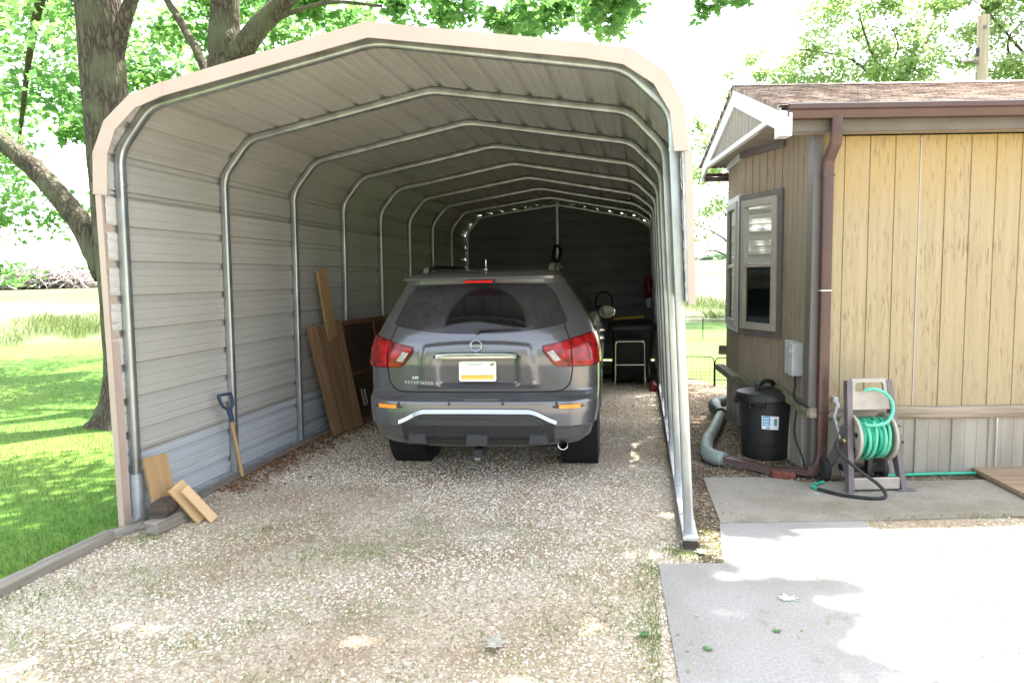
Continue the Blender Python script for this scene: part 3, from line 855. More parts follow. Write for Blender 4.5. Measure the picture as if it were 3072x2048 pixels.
# shade canopy above the frame
def shade(x, y, z):
    gx, gy = x - .243 * z, y - .387 * z + .12 * math.sin(5 * x)
    if gy < -.35: return gx < 3.75 + .25 * math.sin(3.1 * gy)
    if gy < .95: return gx < 3.2
    return gx < 4.35
cl += blob(-1.6, 6.4, -2.4, 4.2, 6.9, 8.4, 98, .70, 190, shade)
cl += blob(4.9, 6.3, 3.9, 9.3, 7.0, 8.2, 26, .62, 190, shade)
cl += blob(1.0, 5.0, 4.4, 8.5, 7.2, 8.4, 16, .6, 150, shade)
cl += blob(-8.5, -1, -1, 9, 6.9, 8.8, 31, .75, 190)
cl += blob(-1.0, 4.6, .4, 1.6, 7.0, 7.8, 12, .5, 170, lambda x, y, z: x - .243 * z < 3.2)
cl += [(gx + .243 * z, gy + .387 * z, z, .24, .2, .12, 120) for (gx, gy, z) in [(3.2, .15, 7.4), (3.5, .35, 7.5), (3.25, .55, 7.3), (3.45, .05, 7.6), (3.55, .8, 7.4), (3.3, .95, 7.5), (3.6, 1.3, 7.5), (3.4, 1.6, 7.4)]]
cl += [(gx + .243 * z, gy + .387 * z, z, .42, .30, .14, 125) for (gx, gy, z) in [(.1 + .42 * i + random.uniform(-.12, .12), random.choice((-1.3, -1.6, -1.9, -2.2)) + random.uniform(-.1, .1), random.uniform(7.2, 7.9)) for i in range(8)] + [(.2 + .45 * i + random.uniform(-.12, .12), random.uniform(-2.1, -1.25), random.uniform(7.2, 7.9)) for i in range(8)]]
# leafy ends of the branches over the concrete path: (ground x, ground y the shadow reaches, rx, ry)
for (gx, gy, rx, ry) in [(3.62, -.62, .30, .20), (3.95, -.68, .26, .20), (4.22, -.52, .30, .09), (3.60, -1.02, .14, .22), (3.98, -1.02, .24, .22), (3.72, -1.36, .30, .22), (4.08, -1.36, .26, .22),
                         (4.4, -1.52, .25, .15), (3.66, -.30, .26, .07), (4.10, .26, .26, .055), (4.22, -.86, .14, .10), (3.5, -1.7, .4, .3), (4.0, -1.8, .4, .3), (3.4, -.9, .25, .3), (3.3, -1.4, .3, .3), (3.38, -.45, .3, .25)]:
    z = random.uniform(7.3, 7.7)
    cl.append((gx + .243 * z, gy + .387 * z, z, rx, ry, .10, 130 * (rx * ry) / .06 + 40))
crown("crown", cl, M['leaf'], t, MAPLE, .125, LG, T0)

# the second maple, behind the carport
T1 = Vector((-2.42, 5.6, 0))
t = thing("maple_tree", "forked maple rising behind the carport roof, its leaves hanging over the roof", "tree", T1)
tr = trunk_mesh([(-.15, 0, -.05), (-.12, 0, 1.5), (-.16, 0, 3.6), (-.12, 0, 4.9)], .30, .2); tr.build("trunk", M['bark'], t, True)
b = MB(); limb(b, [(-.12, 0, 4.55), (-.14, .05, 5.2), (-.12, .1, 6.2), (-.3, .2, 8.5)], .27, .14, 12); b.build("limb", M['bark'], t, True)
b = MB(); limb(b, [(-.1, 0, 4.6), (.2, 0, 5.05), (.85, .05, 5.65), (1.9, .3, 6.6), (3.4, .7, 7.2)], .20, .07, 12); b.build("limb", M['bark'], t, True)
b = MB(); limb(b, [(-.12, 0, 4.5), (-.5, .2, 4.7), (-.9, .4, 5.3), (-1.6, .8, 6.2)], .10, .05, 10); b.build("limb", M['bark'], t, True)
for pts, r in [([(.3, 0, 5.15), (.8, -.1, 5.35), (1.6, -.2, 5.45), (2.4, -.3, 5.3)], .05), ([(1.9, .3, 6.6), (3.2, .2, 6.4), (4.6, .0, 5.9)], .05)]:
    b = MB(); limb(b, pts, r, .02, 8); b.build("limb", M['bark'], t, True)
cl = []
cl += blob(-4.6, -1.9, 6.5, 9.0, 5.9, 7.6, 20, .5, 170)
cl += blob(-1.9, -.9, 6.0, 8.0, 5.55, 6.6, 12, .38, 130)
cl += blob(-.25, .85, 6.0, 7.5, 5.55, 6.4, 8, .33, 110)
cl += blob(1.40, 2.5, 5.0, 6.4, 4.95, 5.6, 13, .28, 100)
cl += blob(2.3, 3.2, 5.0, 6.0, 4.85, 5.5, 10, .25, 80)
cl += blob(-.1, .7, 5.2, 6.2, 5.15, 5.7, 5, .23, 75)
cl += [(1.95, 5.1, 4.85, .26, .22, .16, 50), (2.75, 5.2, 4.86, .22, .2, .14, 42), (2.2, 5.4, 4.95, .3, .3, .14, 60), (1.5, 5.6, 5.05, .2, .2, .16, 40),
       (4.12, 5.2, 4.88, .13, .12, .16, 40), (4.35, 5.3, 4.95, .14, .12, .12, 34), (4.62, 5.4, 5.0, .14, .12, .10, 26), (4.8, 5.6, 5.15, .2, .2, .1, 26), (3.4, 5.2, 5.18, .25, .2, .1, 26)]
crown("crown", cl, M['leaf'], t, MAPLE, .12, LG, T1)

# unseen trees added behind the camera to block low light into the carport
for (x, y, w) in ((-7.5, -15.0, 2.9), (-1.0, -17.0, 3.2), (5.5, -16.0, 3.0)):
    t = thing("shade_tree", "dense round shade tree across the gravel lane behind the viewer", "tree", (x, y, 0), 0, "unseen light-blocking trees added behind the viewer")
    b = MB(); limb(b, [(0, 0, -.1), (.1, 0, 1.5), (0, .1, 4.0)], .28, .18, 12); b.build("trunk", M['bark'], t, True)
    crown("crown", blob(x - w, x + w, y - w * .6, y + w * .6, 1.2, 6.5, 40, .95, 230), M['leaf'], t, OVAL, .19, [(.05, .11, .02), (.07, .15, .03)], (x, y, 0))

# thin-crowned trees behind the house
def far_tree(loc, label, h, limbs, clumps, size, rad):
    t = thing("shade_tree", label, "tree", loc, 0, "light-crowned trees behind the house")
    L0 = Vector(loc)
    b = MB(); limb(b, [(0, 0, -.1), (.05, 0, h * .35), (-.05, 0, h * .6)], rad, rad * .6, 12); b.build("trunk", M['bark'], t, True)
    for pts in limbs:
        b = MB(); limb(b, [Vector(p) - L0 for p in pts], rad * .26, rad * .05, 7, wob=.12); b.build("limb", M['bark'], t, True)
    crown("crown", clumps, M['leaf'], t, OVAL, size, [(.21, .31, .10), (.27, .36, .14), (.15, .24, .08), (.29, .36, .18)], loc)
z0 = terrain(7.2, 21.5)
far_tree((7.2, 21.5, z0), "pale leafy tree in the gap between the carport and the house", 5.2,
         [[(7.1, 21.5, 2.0), (6.0, 21, 2.9), (5.2, 20.6, 3.3)], [(7.1, 21.5, 2.3), (6.2, 21, 3.6), (5.4, 20.5, 4.6)], [(7.1, 21.5, 2.4), (7.4, 21.6, 4), (7.2, 21.4, 6)], [(7.1, 21.5, 1.6), (5.9, 21, 2.4), (5.2, 20.8, 2.2)]],
         blob(4.9, 8.8, 20, 23, 2.9, 7.0, 48, .55, 170), .14, .2)
z0 = terrain(12.4, 25)
far_tree((12.4, 25, z0), "light-crowned tree behind the middle of the house roof", 13,
         [[(12.4, 25, 7.4), (12.3, 25, 8.8), (12.7, 25, 9.8), (12.2, 25, 11)], [(12.4, 25, 7.8), (13.3, 25, 9.2), (14.0, 25.2, 10.4)], [(12.4, 25, 8.2), (11.2, 25, 9.4), (10.2, 24.8, 9.7), (8.8, 24.6, 9.9)], [(12.35, 25, 8.4), (11.6, 25, 10.2), (11.2, 25, 11.6)]],
         blob(6.9, 9.8, 24, 26.5, 8.1, 9.9, 20, .5, 190) + blob(9.6, 14.6, 24, 27, 8.3, 12.6, 62, .62, 190), .16, .26)
z0 = terrain(18.5, 26.5)
far_tree((18.5, 26.5, z0), "light-crowned tree behind the utility pole", 14,
         [[(18.5, 26.5, 7.4), (17.4, 26.4, 8.8), (17.0, 26.4, 10.2), (18.2, 26.4, 11.2), (19.5, 26.5, 11.5)], [(18.5, 26.5, 7.8), (17.6, 26.3, 9.0), (18.9, 26.3, 9.4)], [(18.5, 26.5, 8.5), (16.6, 26.2, 10.6), (15.6, 26, 11.6)], [(18.5, 26.5, 8.4), (19.8, 26.3, 9.0)]],
         blob(14.4, 20.5, 25.5, 28, 8.4, 13.4, 76, .62, 185), .16, .28)

# brush pile out in the field
bx, by = -56.0, 60.0; bz = terrain(bx, by)
n = 900
a = RNG.uniform(0, np.pi, n); px = bx + RNG.normal(0, 2.6, n) * 1.1; py = by + RNG.normal(0, 1.2, n) + (px - bx) * .9
hz = np.clip(1.9 * np.exp(-((px - bx) / 3.4) ** 2), .3, 2) * RNG.uniform(0, 1, n)
ln = RNG.uniform(1.0, 3.2, n); th = RNG.uniform(-.5, .6, n)
tv = np.array([(-.5, 0, -.5), (-.5, .5, .5), (-.5, -.5, .5), (.5, 0, -.5), (.5, .5, .5), (.5, -.5, .5)]); tf = np.array([(0, 3, 4, 1), (1, 4, 5, 2), (2, 5, 3, 0)])
V, F = scatter(tv, tf, np.c_[px, py, bz + .1 + hz], rot_rand(n, .55), np.c_[ln, RNG.uniform(.04, .16, n), RNG.uniform(.04, .16, n)])
o = mesh_np("brush_pile", V, F, M['stick'], None, np.repeat(pick([(.42, .37, .37), (.52, .46, .45), (.32, .27, .27), (.56, .49, .45)], n), 6, 0))
tag(o, "grey heap of cut branches far out in the field on the left", "brush pile")
# ------------------------------------------------------------------ carport
HS = 1.1928; NH = 9; YB = HS * (NH - 1)
def hoop_pts(y):
    i = max(0.0, min(NH - 1.0, y / HS))
    zr = interp([(0, 2.785), (1, 2.805), (3, 2.79), (5, 2.74), (8, 2.69)], i, 1)
    zp = interp([(0, 3.045), (2, 3.06), (4, 3.05), (8, 3.0)], i, 1)
    return [Vector((0.0, y, .045)), Vector((.045, y, 2.485 + .004 * i)), Vector((.29, y, 2.765 + .006 * i)), Vector((1.82, y, zp)),
            Vector((3.31, y, zr)), Vector((3.57, y, 2.525)), Vector((3.66, y, .095))]
def rounded(P, r):
    out = [P[0]]
    for a, b, c in zip(P, P[1:], P[2:]):
        d0 = (a - b).normalized(); d1 = (c - b).normalized()
        p, q = b + d0 * r, b + d1 * r
        for k in range(6):
            t = k / 5; out.append(p * (1 - t) ** 2 + b * (2 * t * (1 - t)) + q * t * t)
    out.append(P[-1]); return out
def rsec(h, r, n=4):
    s = []
    for (sx, sy, a0) in ((1, 1, 0), (-1, 1, 90), (-1, -1, 180), (1, -1, 270)):
        for k in range(n):
            a = R(a0 + 90 * k / (n - 1)); s.append((sx * (h - r) + r * math.cos(a), sy * (h - r) + r * math.sin(a)))
    return s
carport = thing("carport", "long open-front metal carport with ribbed cream panels and galvanised hoops over the dark SUV", "carport")
for i in range(NH):
    P = hoop_pts(i * HS)
    b = MB(); b.sweep(rounded(P, .09), rsec(.029, .016), up=(0, 1, 0)); h = b.build("hoop", M['galv'], carport, 50)
    for (p, q) in ((P[1], P[0]), (P[5], P[6])):
        b = MB(); d = (q - p).normalized(); b.sweep([p + d * .20, p + d * .225], rsec(.0325, .018), up=(0, 1, 0))
        b.build("sleeve", M['galv'], h, 50)
    if i == 0:
        d = (P[1] - P[0]).normalized()
        b = MB(); b.sweep([P[0] - d * .045, P[0] + d * .26, P[0] + d * .30], rsec(.034, .018), up=(0, 1, 0), radii=[1.08, 1.0, .9]); o = b.build("post_foot", M['white_post'], h, 50)
        o['label'] = "white-painted foot of the front left post"

def offset_poly(P, d):
    """push an (x, z) outline outward (left of travel is outside)"""
    out = []
    n = len(P)
    for i in range(n):
        a = P[max(i - 1, 0)]; c = P[min(i + 1, n - 1)]; b = P[i]
        def nrm(p, q):
            v = Vector((q.x - p.x, 0, q.z - p.z)).normalized(); return Vector((-v.z, 0, v.x))
        if i == 0: m = nrm(b, c)
        elif i == n - 1: m = nrm(a, b)
        else:
            n0, n1 = nrm(a, b), nrm(b, c); m = (n0 + n1).normalized(); m = m / max(.5, m.dot(n0))
        out.append(b + m * d)
    return out
RIB = .2286
def rib_samples(s0, s1, phase=0.0):
    """(distance, height) breakpoints of the sheet profile between s0 and s1"""
    out = [(s0, 0.0)]
    k = math.floor((s0 - phase) / RIB) - 1
    while phase + k * RIB < s1 + RIB:
        c = phase + k * RIB
        for ds, h in ((-.031, 0), (-.016, .026), (.016, .026), (.031, 0), (.067, 0), (.072, .0035), (.082, .0035), (.087, 0), (.141, 0), (.146, .0035), (.156, .0035), (.161, 0)):
            if s0 < c + ds < s1: out.append((c + ds, h))
        k += 1
    out.append((s1, 0.0)); return sorted(out)
def panel(name, seg0, z0, seg1, z1, m, ys, base=.031, phase=.1, rib=1.0):
    """corrugated sheet along the hoops' outline; starts on outline segment seg0 at height z0, ends on seg1 at z1"""
    ref = hoop_pts(0.0)
    L = [0.0]
    for a, b_ in zip(ref, ref[1:]): L.append(L[-1] + (b_ - a).length)
    def sof(seg, z):
        t = (z - ref[seg].z) / (ref[seg + 1].z - ref[seg].z); return L[seg] + t * (L[seg + 1] - L[seg])
    sm = rib_samples(sof(seg0, z0), sof(seg1, z1), phase)
    for l in L[1:-1]:
        if sm[0][0] < l < sm[-1][0]: sm.append((l, 0.0 if all(abs(((l - phase + RIB / 2) % RIB) - RIB / 2) > .03 for _ in [0]) else .019))
    sm = sorted(set(sm))
    b = MB(); vs = []
    for y in ys:
        P = hoop_pts(y); P0 = offset_poly(P, base); P1 = offset_poly(P, base + .1)
        for (s, h) in sm:
            k = 0
            while k < len(L) - 2 and s > L[k + 1]: k += 1
            t = (s - L[k]) / (L[k + 1] - L[k])
            p = P0[k].lerp(P0[k + 1], t); q = P1[k].lerp(P1[k + 1], t)
            v = p.lerp(q, h * rib / .1); v.y = y; vs.append(v)
    n = len(sm)
    fs = [(i * n + j, i * n + j + 1, (i + 1) * n + j + 1, (i + 1) * n + j) for i in range(len(ys) - 1) for j in range(n - 1)]
    b.add(vs, fs)
    o = b.build(name, m, carport, 20, fix=False)
    md = o.modifiers.new("thickness", 'SOLIDIFY'); md.thickness = .0012; md.offset = 0
    return o
YS = [-.115] + [i * HS for i in range(NH)] + [YB + .15]
o = panel("side_panel", 0, .47, 0, 2.24, M['panel'], YS); o['label'] = "full-height left wall of horizontal ribbed cream sheets"
o = panel("side_panel", 0, .046, 0, .475, M['panel_blue'], YS, .0335); o['label'] = "bottom grey-white sheet of the left wall"
panel("roof_panel", 0, 2.20, 5, 2.22, M['roof_sheet'], YS, .0335)
o = panel("side_panel", 5, 2.26, 5, 1.45, M['panel'], YS); o['label'] = "upper half sheet of the right side, open below"
o = panel("side_panel", 5, 2.30, 5, .115, M['panel'], [5 * HS, 6 * HS, 7 * HS, 8 * HS, YB + .05], .0345); o['label'] = "unseen full-height sheet added at the rear right to block side light"  # added out of sight to keep side light off the rear
# end wall
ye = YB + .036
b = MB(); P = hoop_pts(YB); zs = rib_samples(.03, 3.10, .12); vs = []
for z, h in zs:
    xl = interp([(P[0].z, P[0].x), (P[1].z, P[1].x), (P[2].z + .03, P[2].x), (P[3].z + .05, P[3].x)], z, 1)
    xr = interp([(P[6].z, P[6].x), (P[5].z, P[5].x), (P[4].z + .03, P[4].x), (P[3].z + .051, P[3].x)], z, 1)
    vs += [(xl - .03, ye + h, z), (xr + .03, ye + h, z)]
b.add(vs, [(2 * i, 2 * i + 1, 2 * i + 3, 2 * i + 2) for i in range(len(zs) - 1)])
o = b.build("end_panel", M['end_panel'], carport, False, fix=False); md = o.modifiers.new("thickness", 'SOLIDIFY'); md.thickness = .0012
b = MB(); b.box((1.82, YB, 1.53), (.056, .056, 2.94), ch=.01); b.build("centre_post", M['galv'], carport)
# base rails
b = MB(); b.box((0, (YB - .06) / 2, .038), (.07, YB + .06, .020), ch=.003); b.build("base_rail", M['galv_rail'], carport)
b = MB(); b.box((3.664, (YB - .10) / 2, .084), (.088, YB + .10, .022), ch=.003); rr = b.build("base_rail", M['galv_rail'], carport)
for k in range(3):
    b = MB(); b.box((3.664, .35 + k * 2.4, .097), (.092, .10, .004), ch=.001); b.build("splice_plate", M['galv'], rr)
# front trim
OUT = [(-.062, 2.205), (-.045, 2.46), (.055, 2.66), (.235, 2.80), (.47, 2.865), (1.815, 3.115), (3.12, 2.895), (3.335, 2.85), (3.53, 2.71), (3.625, 2.525), (3.652, 2.285)]
INN = [(.035, 2.195), (.055, 2.445), (.125, 2.60), (.272, 2.722), (.475, 2.785), (1.825, 3.028), (3.105, 2.815), (3.30, 2.77), (3.465, 2.655), (3.552, 2.50), (3.575, 2.285)]
for k in range(len(OUT) - 1):
    q = [OUT[k], OUT[k + 1], INN[k + 1], INN[k]]
    b = MB(); y0 = -.130 - .0022 * (k % 2)
    b.prism(q, lambda x, z: (x, y0, z), lambda x, z: (x, -.120, z))
    d = (Vector(OUT[k + 1]) - Vector(OUT[k])).normalized(); nn = Vector((-d.y, d.x)) * .004
    q2 = [OUT[k], OUT[k + 1], (OUT[k + 1][0] + nn.x, OUT[k + 1][1] + nn.y), (OUT[k][0] + nn.x, OUT[k][1] + nn.y)]
    b.prism(q2, lambda x, z: (x, y0, z), lambda x, z: (x, -.045, z))
    b.build("front_trim", M['trim'], carport)
b = MB()
b.prism([(-.052, 2.20), (-.010, 2.20), (-.008, .0), (-.050, .0)], lambda x, z: (x, -.128, z), lambda x, z: (x, -.116, z))
b.prism([(-.014, 2.20), (-.009, 2.20), (-.007, .0), (-.012, .0)], lambda x, z: (x, -.1155, z), lambda x, z: (x, -.055, z))
b.build("corner_trim", M['trim'], carport)
b = MB()
b.prism([(3.632, 2.283), (3.672, 2.283), (3.692, 1.44), (3.652, 1.44)], lambda x, z: (x, -.128, z), lambda x, z: (x, -.116, z))
b.prism([(3.668, 2.283), (3.672, 2.283), (3.692, 1.44), (3.688, 1.44)], lambda x, z: (x, -.1155, z), lambda x, z: (x, -.02, z))
b.build("corner_trim", M['trim'], carport)
b = MB(); P = hoop_pts(0)
b.prism([(3.612, 2.46), (3.640, 2.46), (3.668, 1.46), (3.640, 1.46)], lambda x, z: (x, -.114, z), lambda x, z: (x, .035, z))
b.build("side_channel", M['galv_rail'], carport)

# timbers the carport stands on
def timber(name, label, p, q, w, h, m, seed, n=26):
    """rough squared timber with wavy faces"""
    rnd = random.Random(seed); b = MB(); P = [Vector(p).lerp(Vector(q), i / (n - 1)) for i in range(n)]
    d = (P[-1] - P[0]).normalized(); sx = d.cross(Vector((0, 0, 1))).normalized(); up = Vector((0, 0, 1))
    sec = [(-.5, -.5), (.5, -.5), (.5, .38), (.38, .5), (0, .52), (-.38, .5), (-.5, .38)]
    vs = [pt + sx * (a * w + rnd.uniform(-.03, .03) * w) + up * (c * h + rnd.uniform(-.04, .04) * h) for pt in P for (a, c) in sec]
    k = len(sec)
    fs = [(i * k + j, i * k + (j + 1) % k, (i + 1) * k + (j + 1) % k, (i + 1) * k + j) for i in range(n - 1) for j in range(k)]
    fs += [tuple(range(k)), tuple((n - 1) * k + j for j in range(k))]
    b.add(vs, fs); o = b.build(name, m, None, 30)
    return tag(o, label, "timber")
timber("landscape_timber", "black-ended timber under the right rail of the carport", (3.668, -.055, .0355), (3.668, YB, .0355), .084, .073, M['timber_dark'], 3)
timber("landscape_timber", "grey weathered timber along the foot of the left wall", (.02, .30, .009), (.02, YB, .009), .19, .036, M['timber'], 4)
timber("edging_timber", "weathered edging timber between the lawn and the gravel in the front left corner", (.055, -3.2, .018), (.04, -.33, .026), .088, .080, M['timber'], 5)
timber("edging_timber", "short dark timber under the front left post", (.0, -.29, .012), (.17, .0, .012), .12, .05, M['timber'], 6, 8)

# string of lights round the back hoop
P = hoop_pts(YB - .03); inner = offset_poly(P, -.012)
t = thing("string_light", "string of small globe bulbs looped along the carport's rear hoop", "string lights", (0, YB - .045, 0))
path = [(P[0].x + .005, 0, 1.55)] + [(p.x, 0, p.z + .03) for p in P[1:6]] + [(P[5].x + .02, 0, 2.3)]
Ls = [Vector(p) for p in path]; dist = [0]
for a, c in zip(Ls, Ls[1:]): dist.append(dist[-1] + (c - a).length)
def along(s):
    for i in range(len(Ls) - 1):
        if s <= dist[i + 1]: return Ls[i].lerp(Ls[i + 1], (s - dist[i]) / (dist[i + 1] - dist[i]))
    return Ls[-1]
wire = []
k = 0; s = .05
pos = []
while s < dist[-1] - .25: pos.append(s); s += .262
for i, s in enumerate(pos):
    wire.append(along(s))
    if i < len(pos) - 1: wire.append(along((s + pos[i + 1]) / 2) + Vector((0, -.01, -.015)))
b = MB(); b.tube(wire, .004, 5); b.build("wire", M['wire'], t)
for s in pos:
    p = along(s); b = MB()
    b.lathe([(.001, -.020), (.010, -.017), (.014, -.008), (.014, .003), (.010, .013), (.006, .019), (.005, .026)], 12, (p.x, p.y - .02, p.z))
    b.build("bulb", M['bulb'], t, True)
# dark loop hung on the centre post
b = MB(); b.tube([(1.80 + .065 * math.cos(a) + .012 * math.sin(3 * a), YB - .05 + .015 * math.sin(2 * a), 2.07 + .15 * math.sin(a)) for a in [2 * math.pi * k / 28 for k in range(28)]], .028, 8, True)
b.tube([(1.82, YB - .03, 2.24), (1.85, YB - .06, 2.25), (1.88, YB - .07, 2.27)], .008, 6)
tag(b.build("cord_coil", M['black_matte'], None, True), "black coil hung on the centre post of the back wall", "cord")

# ------------------------------------------------------------------ SUV
car = thing("suv", "dusty dark grey SUV parked in the carport, seen from behind", "car", (2.165, .93, 0), R(2.7))
car.scale = (.972, 1, 1.008)
# z, rear y, half width, corner depth, exponent, front y
BT = [(.30, .22, .74, .35, 3.4, 4.55), (.345, .10, .82, .38, 3.4, 4.62), (.40, .045, .875, .40, 3.6, 4.70), (.49, .015, .900, .42, 3.6, 4.75), (.503, .0, .922, .43, 3.6, 4.78),
      (.60, .0, .935, .44, 3.6, 4.80), (.68, .004, .94, .45, 3.6, 4.80), (.697, .02, .942, .45, 3.6, 4.80), (.708, .075, .943, .42, 3.6, 4.80), (.735, .105, .944, .40, 3.6, 4.8),
      (.75, .122, .945, .40, 3.6, 4.8), (.80, .118, .946, .40, 3.6, 4.78), (.95, .100, .946, .42, 3.5, 4.6), (1.02, .098, .942, .44, 3.4, 4.35), (1.06, .100, .938, .45, 3.4, 3.95), (1.12, .112, .925, .46, 3.3, 3.75),
      (1.18, .135, .905, .47, 3.2, 3.55), (1.22, .155, .885, .47, 3.2, 3.45), (1.30, .200, .845, .46, 3.3, 3.25), (1.40, .258, .785, .44, 3.4, 3.0), (1.50, .315, .72, .40, 3.6, 2.75), (1.56, .345, .68, .36, 3.8, 2.58),
      (1.588, .350, .665, .34, 4, 2.5), (1.594, .215, .66, .32, 4.2, 2.49), (1.612, .205, .65, .32, 4.2, 2.42), (1.63, .26, .635, .32, 4, 2.35), (1.652, .42, .60, .34, 3.6, 2.2), (1.675, .75, .50, .4, 3, 2.0), (1.69, 1.05, .36, .4, 2.6, 1.85), (1.698, 1.3, .18, .2, 2.2, 1.7)]
def bt(z): return [interp(BT, z, k) for k in range(1, 6)]
def recess(x, z):
    a = smoothstep(.335, .300, abs(x)) * smoothstep(.785, .815, z) * smoothstep(1.03, 1.005, z)
    e = smoothstep(.50 - .16 * (z - .8), .44 - .16 * (z - .8), abs(x)) * smoothstep(.77, .80, z) * smoothstep(1.135 - .12 * x * x, 1.105 - .12 * x * x, z)
    return .042 * a - .020 * e
def rear_y(x, z):
    yr, w, d, p, yf = bt(z); q = min(abs(x) / w, .99999)
    return yr + d * (1 - (1 - q ** p) ** (1 / p)) + recess(x, z)
def skin(q, z, off=0.0):
    """q<=1: rear face at x=q*w; q>1: flank, q-1 metres ahead of the corner; negative q mirrors"""
    sg = -1 if q < 0 else 1; q = abs(q)
    yr, w, d, p, yf = bt(z)
    if q <= 1:
        x = q * w; y = rear_y(x, z); nx = smoothstep(.8, 1, q)
        return Vector((sg * (x + off * nx), y - off * (1 - .7 * nx), z))
    return Vector((sg * (w + off), yr + d + (q - 1), z))
zl = []
z = .30
for a, b_ in zip(BT, BT[1:]):
    n = max(1, int(math.ceil((b_[0] - a[0]) / .014)))
    zl += [a[0] + (b_[0] - a[0]) * i / n for i in range(n)]
zl.append(BT[-1][0])
qs = [i / 40 * .9 for i in range(41)] + [(.9 + .1 * (1 - (1 - i / 12) ** 3)) for i in range(1, 13)]
NS = 64
def contour(z):
    yr, w, d, p, yf = bt(z); out = [(q * w, rear_y(min(q, 1) * w, z)) if q < 1 else (w, yr + d) for q in qs]
    df = .55; y0 = yr + d; y1 = max(yf - df, y0 + .05)
    for i in range(1, NS + 1): out.append((w, y0 + (y1 - y0) * i / NS))
    for i in range(1, 13):
        th = R(90 * (1 - i / 12)); out.append((w * max(0, math.sin(th)) ** .6 if i < 12 else 0.0, y1 + (yf - y1) * math.cos(th) ** .6))
    return out
AX = (1.04, 3.80); WR = .365
body = MB(); rows = []
for z in zl:
    c = contour(z)
    rows.append(c)
nC = len(rows[0])
for sg in (1, -1):
    vs = [(sg * x, y, z) for c, z in zip(rows, zl) for (x, y) in c]
    fs = []
    for i in range(len(zl) - 1):
        for j in range(nC - 1):
            x, y = rows[i][j]; zz = (zl[i] + zl[i + 1]) / 2; ym = (y + rows[i][j + 1][1]) / 2
            if x > .6 and any((ym - a) ** 2 + (zz - .375) ** 2 < .405 ** 2 for a in AX): continue
            fs.append((i * nC + j, i * nC + j + 1, (i + 1) * nC + j + 1, (i + 1) * nC + j))
    body.add(vs, fs)
top = rows[-1]; body.add([(x, y, zl[-1]) for (x, y) in top] + [(-x, y, zl[-1]) for (x, y) in top[::-1]], [tuple(range(2 * nC))])
import bmesh
o = body.build("body", M['paint'], car, fix=False)
bm = bmesh.new(); bm.from_mesh(o.data); bmesh.ops.remove_doubles(bm, verts=bm.verts, dist=.0004); bmesh.ops.recalc_face_normals(bm, faces=bm.faces); bm.to_mesh(o.data); bm.free()
o.data.polygons.foreach_set("use_smooth", [True] * len(o.data.polygons)); o.data.set_sharp_from_angle(angle=R(50))
b = MB(); b.box((0, 2.4, .36), (1.28, 3.9, .22)); b.box((0, .45, .36), (1.3, .5, .10))
for a in AX:
    for sg in (1, -1):
        b.lathe([(.40, 0), (.40, .32)], 28, (sg * .92 - (.32 if sg > 0 else 0), a, .375), 'x', True)
b.build("underbody", M['gap'], car)

def patch(name, fn, nu, nv, off, m, parent=car, back=.012, mode='x', ang=40):
    """slab lying on the body: fn(u,v) -> (x, z) on the rear face, or (q, z) with mode 'q'"""
    b = MB()
    def P(u, v, o):
        a, z = fn(u, v)
        if mode == 'x':
            w = bt(z)[1]; return skin(max(-1.0, min(1.0, a / w)), z, o)
        return skin(a, z, o)
    us = [i / (nu - 1) for i in range(nu)]; vs_ = [i / (nv - 1) for i in range(nv)]
    b.grid(lambda u, v: P(u, v, off), us, vs_)
    rim = [(u, 0) for u in us] + [(1, v) for v in vs_[1:]] + [(u, 1) for u in us[::-1][1:]] + [(0, v) for v in vs_[::-1][1:-1]]
    n = len(rim)
    b.add([P(u, v, off) for u, v in rim] + [P(u, v, off - back) for u, v in rim], [(i, (i + 1) % n, n + (i + 1) % n, n + i) for i in range(n)])
    import bmesh as _b
    o = b.build(name, m, parent)
    bm = _b.new(); bm.from_mesh(o.data); _b.ops.remove_doubles(bm, verts=bm.verts, dist=.00005); _b.ops.recalc_face_normals(bm, faces=bm.faces); bm.to_mesh(o.data); bm.free()
    o.data.polygons.foreach_set("use_smooth", [True] * len(o.data.polygons)); o.data.set_sharp_from_angle(angle=R(ang))
    return o
def lerp(a, b_, t): return a + (b_ - a) * t
# rear window
def win(u, v):
    U = 2 * u - 1
    zb = 1.188 + .062 * abs(U) ** 2.4; zt = 1.562 - .020 * U * U
    hw = lerp(.715, .575, v) * (1 - .07 * max(0, (v - .72) / .28) ** 2) * (1 - .035 * max(0, (.15 - v) / .15) ** 2)
    return (U * hw, lerp(zb, zt, v))
patch("rear_window", win, 61, 31, .004, M['rear_glass'], back=.008)
b = MB()
b.tube([rv for rv in [skin(x / .9, 1.212 + .012 * math.sin(x * 4), .022) for x in [-.01 + .36 * i / 12 for i in range(13)]]], .007, 6, radii=[1 - .55 * i / 12 for i in range(13)])
b.lathe([(.02, 0), (.018, .02), (.0, .024)], 12, (.0, rear_y(0, 1.205) - .024, 1.205), 'y')
b.build("rear_wiper", M['black_plastic'], car, True)
b = MB(); b.box((0, .265, 1.578), (.225, .05, .022), ch=.004); b.build("brake_light", M['brake_red'], car)
